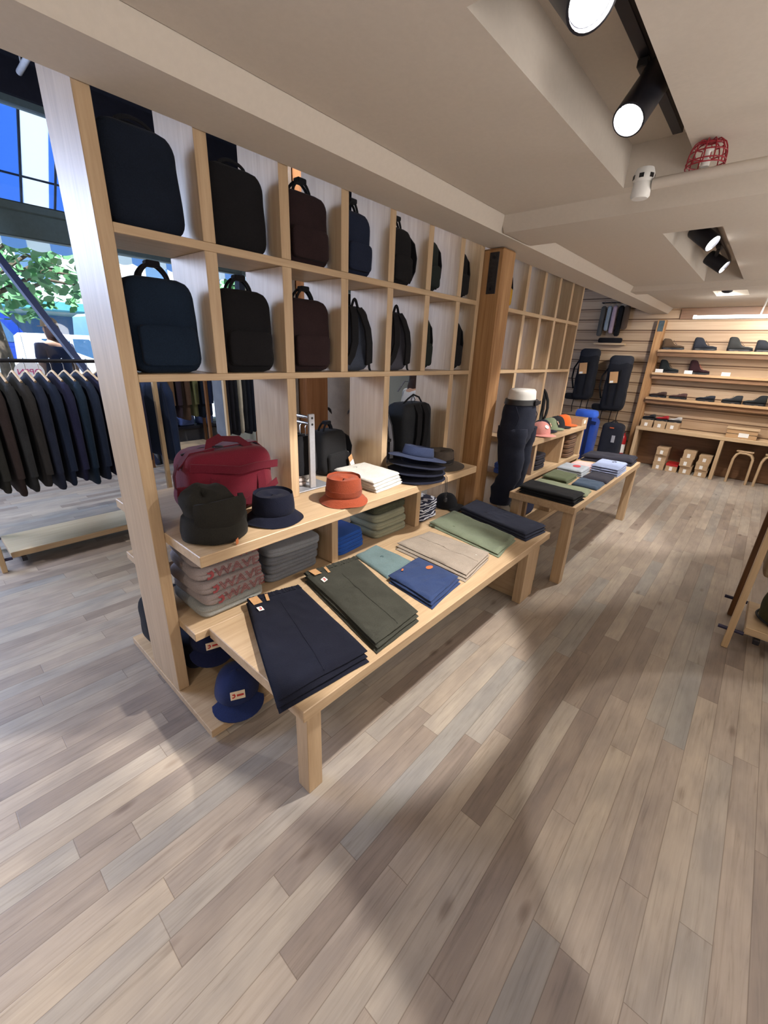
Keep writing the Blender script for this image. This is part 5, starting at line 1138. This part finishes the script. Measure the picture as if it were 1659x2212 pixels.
# ------------------------------------------------------------------ people
def skin(name, V, E, m, par=None, sub=2):
    me = bpy.data.meshes.new(name); me.from_pydata([v[:3] for v in V], E, []); me.materials.append(m)
    o = bpy.data.objects.new(name, me); C.objects.link(o)
    if par: o.parent = par
    md = o.modifiers.new('skin', 'SKIN'); md.use_smooth_shade = True
    for i, v in enumerate(V):
        r = v[3]; me.skin_vertices[0].data[i].radius = (r if not isinstance(r, tuple) else r[0], r if not isinstance(r, tuple) else r[1]); me.skin_vertices[0].data[i].use_root = (i == 0)
    s_ = o.modifiers.new('smooth', 'SUBSURF'); s_.levels = sub; s_.render_levels = sub
    return o
def person(label, loc, rz, H, shirt, pants, hair, hat=None, lean=0., pack=None, longhair=False, sleeves=.5, coat=None):
    """faces local -y"""
    t = thing('person', label, 'person', loc, rz); k = H/1.72
    def P(x, y, z, r): 
        yy = y-lean*max(0, z-.95)
        return (x*k, yy*k, z*k, (r[0]*k, r[1]*k) if isinstance(r, tuple) else r*k)
    V = [P(0, 0, .96, (.15, .10)), P(0, .0, 1.10, (.13, .09)), P(0, .005, 1.28, (.155, .10)), P(0, .01, 1.40, (.12, .085)), P(0, .005, 1.47, .052), P(0, -.012, 1.56, (.072, .085)), P(0, -.012, 1.66, (.068, .085)),
         P(.17, .01, 1.39, .052), P(.21, .02, 1.14, .042), P(.22, -.05, .90, .033), P(.22, -.07, .82, (.03, .02)),
         P(-.17, .01, 1.39, .052), P(-.21, .02, 1.14, .042), P(-.22, -.05, .90, .033), P(-.22, -.07, .82, (.03, .02)),
         P(.09, 0, .86, .088), P(.095, -.01, .50, .058), P(.095, .015, .10, .040), P(.095, -.10, .035, .035),
         P(-.09, 0, .86, .088), P(-.095, -.01, .50, .058), P(-.095, .015, .10, .040), P(-.095, -.10, .035, .035)]
    E = [(0, 1), (1, 2), (2, 3), (3, 4), (4, 5), (5, 6), (3, 7), (7, 8), (8, 9), (9, 10), (3, 11), (11, 12), (12, 13), (13, 14), (0, 15), (15, 16), (16, 17), (17, 18), (0, 19), (19, 20), (20, 21), (21, 22)]
    skin('body', V, E, SKIN, t)
    g = lambda i, r: (V[i][0], V[i][1], V[i][2], tuple(c+r*k for c in V[i][3]) if isinstance(V[i][3], tuple) else V[i][3]+r*k)
    mid = lambda i, j, f, r: tuple(V[i][q]*(1-f)+V[j][q]*f for q in range(3))+(r*k,)
    skin('shirt', [g(0, .028), g(1, .03), g(2, .026), g(3, .022), g(7, .028), mid(7, 8, sleeves*1.9 if sleeves < .5 else .98, .064), g(11, .028), mid(11, 12, sleeves*1.9 if sleeves < .5 else .98, .064)] + ([mid(8, 9, .95, .052), mid(12, 13, .95, .052)] if sleeves > .7 else []),
         [(0, 1), (1, 2), (2, 3), (3, 4), (4, 5), (3, 6), (6, 7)] + ([(5, 8), (7, 9)] if sleeves > .7 else []), shirt, t)
    skin('trousers', [(0, 0, .94*k, (.165*k, .115*k)), g(15, .022), g(16, .03), g(17, .032), g(19, .022), g(20, .03), g(21, .032)], [(0, 1), (1, 2), (2, 3), (0, 4), (4, 5), (5, 6)], pants, t)
    hy = -lean*.66*k; hz = 1.60*k
    if coat: MB().loft([[Vector((math.cos(a)*rx*k, math.sin(a)*ry*k, z*k)) for a in [2*PI*q/28 for q in range(28)]] for z, rx, ry in ((.56, .27, .20), (.8, .25, .185), (1.0, .225, .165), (1.2, .23, .16), (1.36, .21, .14), (1.44, .12, .10))]).build('coat', coat, t, True, 60)
    hm = hair
    MB().lathe([(.0001, .152), (.05, .145), (.082, .11), (.096, .06), (.098, 0), (.092, -.05), (.078, -.085), (.05, -.10), (.0001, -.10)], 24, (0, hy+.022*k, hz-.03*k), .84*k, .98*k, fn=lambda p, a, r: Vector((p.x*(1+.05*noise.noise(p*18)), p.y+(.05*k if math.sin(a) < -.2 and p.z < hz+.07*k else 0)*abs(math.sin(a)), hz-.03*k+(p.z-hz+.03*k)*k))).build('hair', hm, t, True, 70)
    if longhair: MB().soft(.17*k, .10*k, .30*k, (0, hy+.065*k, hz-.30*k), e=3, er=.05, lev=10, seg=28, wr=.012, seed=3).build('long_hair', hm, t, True, 60)
    MB().lathe([(.0001, 0), (.012, 0), (.016, -.02), (.006, -.035), (.0001, -.036)], 10, (0, hy-.115*k, hz), k, k).build('nose', SKIN, t)
    for s_ in (-1, 1):
        MB().lathe([(.0001, -.009), (.011, 0), (.0001, .009)], 10, (s_*.032*k, hy-.094*k, hz+.015*k), k, .6*k).build('eye', BLACKP, t)
        MB().soft(.02*k, .035*k, .055*k, (s_*.078*k, hy, hz-.03*k), e=2.4, er=.015, lev=6, seg=14).build('ear', SKIN, t)
        for q in range(4): MB().tube([(s_*.22*k+(q-1.5)*.017*k, (-.075-lean*0)*k, .815*k), (s_*.222*k+(q-1.5)*.018*k, -.088*k, .775*k), (s_*.22*k+(q-1.5)*.016*k, -.082*k, (.74+.006*abs(q-1.4))*k)], .0085*k, 8).build('finger', SKIN, t)
        MB().tube([(s_*.20*k, -.085*k, .84*k), (s_*.185*k, -.11*k, .81*k), (s_*.188*k, -.115*k, .78*k)], .0095*k, 8).build('thumb', SKIN, t)
    MB().box(-.024*k, .024*k, hy-.099*k, hy-.09*k, hz-.062*k, hz-.055*k, .001).build('mouth', plain('lips', srgb(170, 100, 92), .6), t, False)
    return t
t = person('person in white tee with dark ponytail hair and shoulder strap behind the black backpack', (3.28, 1.33, .0), PI*.5-.5, 1.41, fabric(214, 214, 216), fabric(60, 66, 84), HAIR, lean=.18, longhair=True)
MB().strap([(.105, -.16, 1.02), (.10, -.165, 1.15), (.095, -.11, 1.255), (.09, .02, 1.262), (.085, .10, 1.15)], .035, .006, V3(1, 0, 0)).build('bag_strap', fabric(90, 92, 100), t, True, 60)
person('person with auburn hair mostly hidden behind a counter divider', (2.93, 1.62, .0), PI*.6, 1.47, fabric(60, 50, 56), fabric(40, 40, 48), HAIRRED, lean=.05, longhair=True)
t = person('person in a long beige coat with black cross strap beyond the counter', (3.17, 2.35, 0), 2.4, 1.66, fabric(150, 132, 112), fabric(56, 48, 44), HAIR, sleeves=.9, coat=fabric(152, 134, 114))
MB().strap([(.19, -.10, 1.38), (.1, -.175, 1.2), (-.05, -.18, 1.02), (-.22, -.12, .90)], .025, .006, V3(0, 0, 1)).build('cross_strap', BLACKP, t, True, 60)
t = person('person in a dark tee and tan cap standing on the pavement outside the window', (1.09, 6.0, -.06), PI+.35, 1.86, fabric(60, 64, 88), fabric(70, 78, 104), HAIR, sleeves=.45)
MB().lathe([(.105, 0), (.107, .03), (.098, .075), (.07, .11), (.03, .122), (.0001, .124)], 24, (0, .0, 1.765), .92, 1.05).build('cap_crown', fabric(176, 140, 104), t, True, 60)
MB().lathe([(.085, .0), (.12, -.004), (.118, -.010), (.085, -.006)], 24, (0, -.07, 1.775), .85, 1.0).build('cap_brim', fabric(176, 140, 104), t, True, 60)

# ------------------------------------------------------------------ street outside the window
struct('ground_outside', B(-12, 26, 4.62, 40, -.12, -.06), plain('pavement', srgb(176, 178, 180), .9, scale=4, amp=.06))
def awning_mat(ax):
    m, nt, b = _nt('awning_stripe_%d' % ax); nt.nodes.remove(b); out = nt.nodes['Material Output']
    tc = N(nt, 'ShaderNodeTexCoord'); sp = N(nt, 'ShaderNodeSeparateXYZ'); nt.links.new(tc.outputs['Object'], sp.inputs[0])
    r = ramp(nt, mathn(nt, 'FRACT', mathn(nt, 'DIVIDE', mathn(nt, 'ADD', sp.outputs[0], 20.20), .50)), [(.49, srgb(132, 172, 232)), (.51, srgb(246, 247, 250))])
    d = N(nt, 'ShaderNodeBsdfDiffuse'); tl = N(nt, 'ShaderNodeBsdfTranslucent'); nt.links.new(r, d.inputs[0]); nt.links.new(r, tl.inputs[0])
    mx = N(nt, 'ShaderNodeMixShader'); mx.inputs[0].default_value = .9; nt.links.new(d.outputs[0], mx.inputs[1]); nt.links.new(tl.outputs[0], mx.inputs[2]); nt.links.new(mx.outputs[0], out.inputs[0])
    return m
AWN = awning_mat(0)
t = thing('awning', 'blue and white striped awning with hanging valance outside the shop window', 'awning', (0, 4.7, 2.7))
mb = MB(); mb.loft([[(-3, 0, 1.45), (-3, 1.3, .06), (-3, 1.3, .05), (-3, 0, 1.44)], [(9, 0, 1.45), (9, 1.3, .06), (9, 1.3, .05), (9, 0, 1.44)]]); mb.build('awning_cloth', AWN, t, False)
mb = MB(); n = 480
top = [mb.bm.verts.new((-3+12*i/n, 1.302, .06)) for i in range(n+1)]; bot = [mb.bm.verts.new((-3+12*i/n, 1.302, -.05-.035*abs(math.sin((20.2-3+12*i/n)/.25*PI)))) for i in range(n+1)]
for i in range(n): mb.bm.faces.new((top[i], top[i+1], bot[i+1], bot[i]))
mb.build('valance', AWN, t, False)
for x in (-.6, 1.02, 1.35, 2.6, 4.2): MB().tube([(x, .0, 1.3), (x, 1.28, .04)], .014, 8).build('awning_arm', MULL, t)
MB().tube([(-3, .75, .60), (9, .75, .60)], .012, 8).build('awning_rod', MULL, t)
# round shop sign hung in the window, reversed as seen from inside
t = thing('window_sign', 'round white sign with magenta lettering hung in the shop window', 'sign', (.49, 4.46, 1.205))
MB().lathe([(.0001, -.003), (.115, -.003), (.115, .003), (.0001, .003)], 36, M=Matrix.Rotation(PI/2, 4, 'X') @ Matrix.Scale(1.15, 4, (1, 0, 0))).build('sign_disc', WHITEP, t, False)
MAG = plain('magenta_print', srgb(190, 60, 120), .7)
text_mesh('OPEN', .085, 'sign_lettering', MAG, t, Matrix.Translation((0, -.0045, 0)) @ Matrix.Rotation(PI/2, 4, 'X') @ Matrix.Scale(-1, 4, (1, 0, 0)), .0006)
MB().tube([(0, 0, .113), (0, 0, .5)], .002, 6).build('hanging_string', BLACKP, t)
# buildings
def building(label, x0, x1, y0, y1, h, m, nw, nf, fm):
    t = thing('street_building', label, 'building', ((x0+x1)/2, y0, -.06)); w = (x1-x0)/2
    MB().box(-w, w, 0, y1-y0, 0, h).build('wall', m, t, False)
    for f in range(nf):
        for i in range(nw):
            x = -w+(i+.5)*2*w/nw; z = 3.6+f*2.7
            p = MB().box(x-.55, x+.55, -.06, -.002, z, z+1.5, .01).build('window_frame', WHITEP, t, False)
            MB().box(x-.47, x+.47, -.075, -.062, z+.08, z+1.42).build('pane', plain('dark_pane', srgb(96, 122, 150), .15), p, False)
    MB().box(-w, w, -1.2, -.01, 2.55, 2.85, .02).build('canopy_fascia', fm, t, False)
    MB().box(-w+.3, w-.3, -.05, -.005, .4, 2.4).build('shopfront_glass', plain('shopfront', srgb(84, 112, 150), .2), t, False)
    return t
TEALF = plain('teal_fascia', srgb(92, 168, 186), .6)
building('white rendered building with a teal canopy straight across the street', -6, 9.5, 20, 26, 7.5, plain('white_render', srgb(238, 234, 226), .9, scale=3, amp=.03), 7, 2, TEALF)
building('pale grey building with a blue canopy farther along the street', 10, 24, 20.5, 27, 9, plain('grey_render', srgb(206, 212, 218), .9, scale=3, amp=.04), 6, 3, plain('blue_fascia', srgb(84, 130, 190), .6))
def vehicle(name, label, loc, rz, L, Wd, prof, glass, m, cat):
    t = thing(name, label, cat, loc, rz)
    a = [Vector((x, -Wd/2, z)) for x, z in prof]; b = [Vector((x, Wd/2, z)) for x, z in prof]
    mb = MB(); c1 = [Vector((p.x*.985, p.y*.9 if p.z > 1.0 else p.y, p.z)) for p in a]; c2 = [Vector((p.x*.985, p.y*.9 if p.z > 1.0 else p.y, p.z)) for p in b]
    mb.loft([c1, c2]); mb.build('vehicle_body', m, t, True, 35)
    for q in glass:
        for s_ in (-1, 1):
            vs = [Vector((x, s_*(Wd/2*.905+.012+.048*max(0, (1.05-z)/.3)), z)) for x, z in q]; vv = [Vector((p.x, p.y-s_*.03, p.z)) for p in vs]
            MB().loft([vs, vv]).build('side_window', plain('car_glass', srgb(70, 104, 140), .1), t, False)
    for x in (-L*.31, L*.31):
        for s_ in (-1, 1): MB().lathe([(.0001, -.1), (.2, -.1), (.31, -.09), (.33, -.05), (.33, .05), (.31, .09), (.2, .1), (.0001, .1)], 24, M=Matrix.Translation((x, s_*(Wd/2-.08), .33)) @ Matrix.Rotation(PI/2, 4, 'X')).build('wheel', BLACKP, t)
    for x, nm, cm in ((-L/2, 'tail_lamp', REDGLOSS), (L/2, 'head_lamp', WHITEP)):
        for s_ in (-1, 1): MB().box(x*.99-.03, x*.99+.03, s_*Wd*.40-.12, s_*Wd*.40+.12, .72, .85, .01).build(nm, cm, t, False)
    return t
PICK = [(-2.4, .35), (-2.4, .95), (-.75, .98), (-.72, 1.62), (-.62, 1.70), (.45, 1.70), (.95, 1.08), (2.25, .98), (2.4, .85), (2.4, .35)]
vehicle('pickup_truck', 'white pickup truck parked across the street', (2.6, 12.6, -.06), .1, 4.8, 1.75, PICK, [[(-.62, 1.05), (-.60, 1.58), (-.02, 1.6), (-.02, 1.05)], [(.06, 1.05), (.06, 1.6), (.42, 1.6), (.78, 1.08)]], plain('white_car_paint', srgb(236, 238, 240), .25), 'pickup truck')
VAN = [(-2.5, .35), (-2.55, 1.4), (-2.45, 2.3), (-2.3, 2.4), (1.3, 2.4), (1.9, 1.5), (2.5, 1.2), (2.55, .35)]
vehicle('van', 'deep blue van parked behind the pickup truck', (.6, 15.8, -.06), 0, 5.0, 1.9, VAN, [[(.4, 1.45), (.4, 2.1), (1.2, 2.1), (1.6, 1.45)]], plain('blue_car_paint', srgb(30, 62, 150), .3), 'van')
vehicle('van', 'pale teal camper van parked farther along the street', (6.6, 16.4, -.06), 0, 5.0, 1.9, VAN, [[(-2.2, 1.45), (-2.2, 2.1), (-1.2, 2.1), (-1.2, 1.45)], [(-1.0, 1.45), (-1.0, 2.1), (0, 2.1), (0, 1.45)], [(.4, 1.45), (.4, 2.1), (1.2, 2.1), (1.6, 1.45)]], plain('teal_car_paint', srgb(150, 196, 206), .3), 'van')
SUVP = [(-2.1, .35), (-2.15, .95), (-1.8, 1.5), (-1.5, 1.58), (.4, 1.55), (1.0, 1.0), (2.0, .9), (2.15, .7), (2.15, .35)]
vehicle('car', 'silver white car parked nearest the shop window', (-.6, 10.0, -.06), .05, 4.3, 1.7, SUVP, [[(-1.6, 1.05), (-1.45, 1.45), (-.55, 1.47), (-.55, 1.05)], [(-.45, 1.05), (-.45, 1.47), (.35, 1.46), (.8, 1.05)]], plain('silver_car_paint', srgb(222, 226, 230), .25), 'car')
def tree(label, loc, h, r, seed):
    t = thing('street_tree', label, 'tree', loc); rnd = random.Random(seed)
    MB().tube([(0, 0, 0), (.05, 0, h*.3), (-.02, .05, h*.6), (.05, 0, h*.8)], [.14, .11, .08, .04], 10).build('trunk', plain('bark', srgb(98, 84, 70), .9, scale=20, amp=.2), t)
    for q in range(5):
        a = rnd.uniform(0, 2*PI); MB().tube([(0, 0, h*.5+q*.12), (math.cos(a)*r*.5, math.sin(a)*r*.5, h*.62+q*.15), (math.cos(a)*r*.9, math.sin(a)*r*.9, h*.60+q*.15)], [.05, .03, .012], 6).build('branch', plain('bark2', srgb(98, 84, 70), .9), t)
    mb = MB()
    for q in range(1500):
        while True:
            p = Vector((rnd.uniform(-1, 1), rnd.uniform(-1, 1), rnd.uniform(-1, 1)))
            if p.length < 1 and p.length > .25 and noise.noise(p*2.6+Vector((seed, 0, 0))) > -.12: break
        c = Vector((p.x*r, p.y*r, h*.72+p.z*r*.62)); s_ = rnd.uniform(.07, .13)
        u = Vector((rnd.uniform(-1, 1), rnd.uniform(-1, 1), rnd.uniform(-.6, .6))).normalized(); v = u.orthogonal().normalized(); v.rotate(Matrix.Rotation(rnd.uniform(0, 6), 3, u))
        mb.bm.faces.new([mb.bm.verts.new(c+u*s_*x+v*s_*y) for x, y in ((-1, 0), (-.3, .55), (.4, .5), (1, 0), (.4, -.5), (-.3, -.55))])
    o = mb.build('leaf_crown', plain('leaf_green', srgb(104, 158, 104), .6, scale=2, amp=.2), t, False)
    return t
tree('leafy street tree whose branches hang below the striped awning', (.9, 9.0, -.06), 4.2, 1.9, 2)
tree('second leafy street tree farther along the pavement', (6.5, 9.6, -.06), 5.0, 1.8, 6)
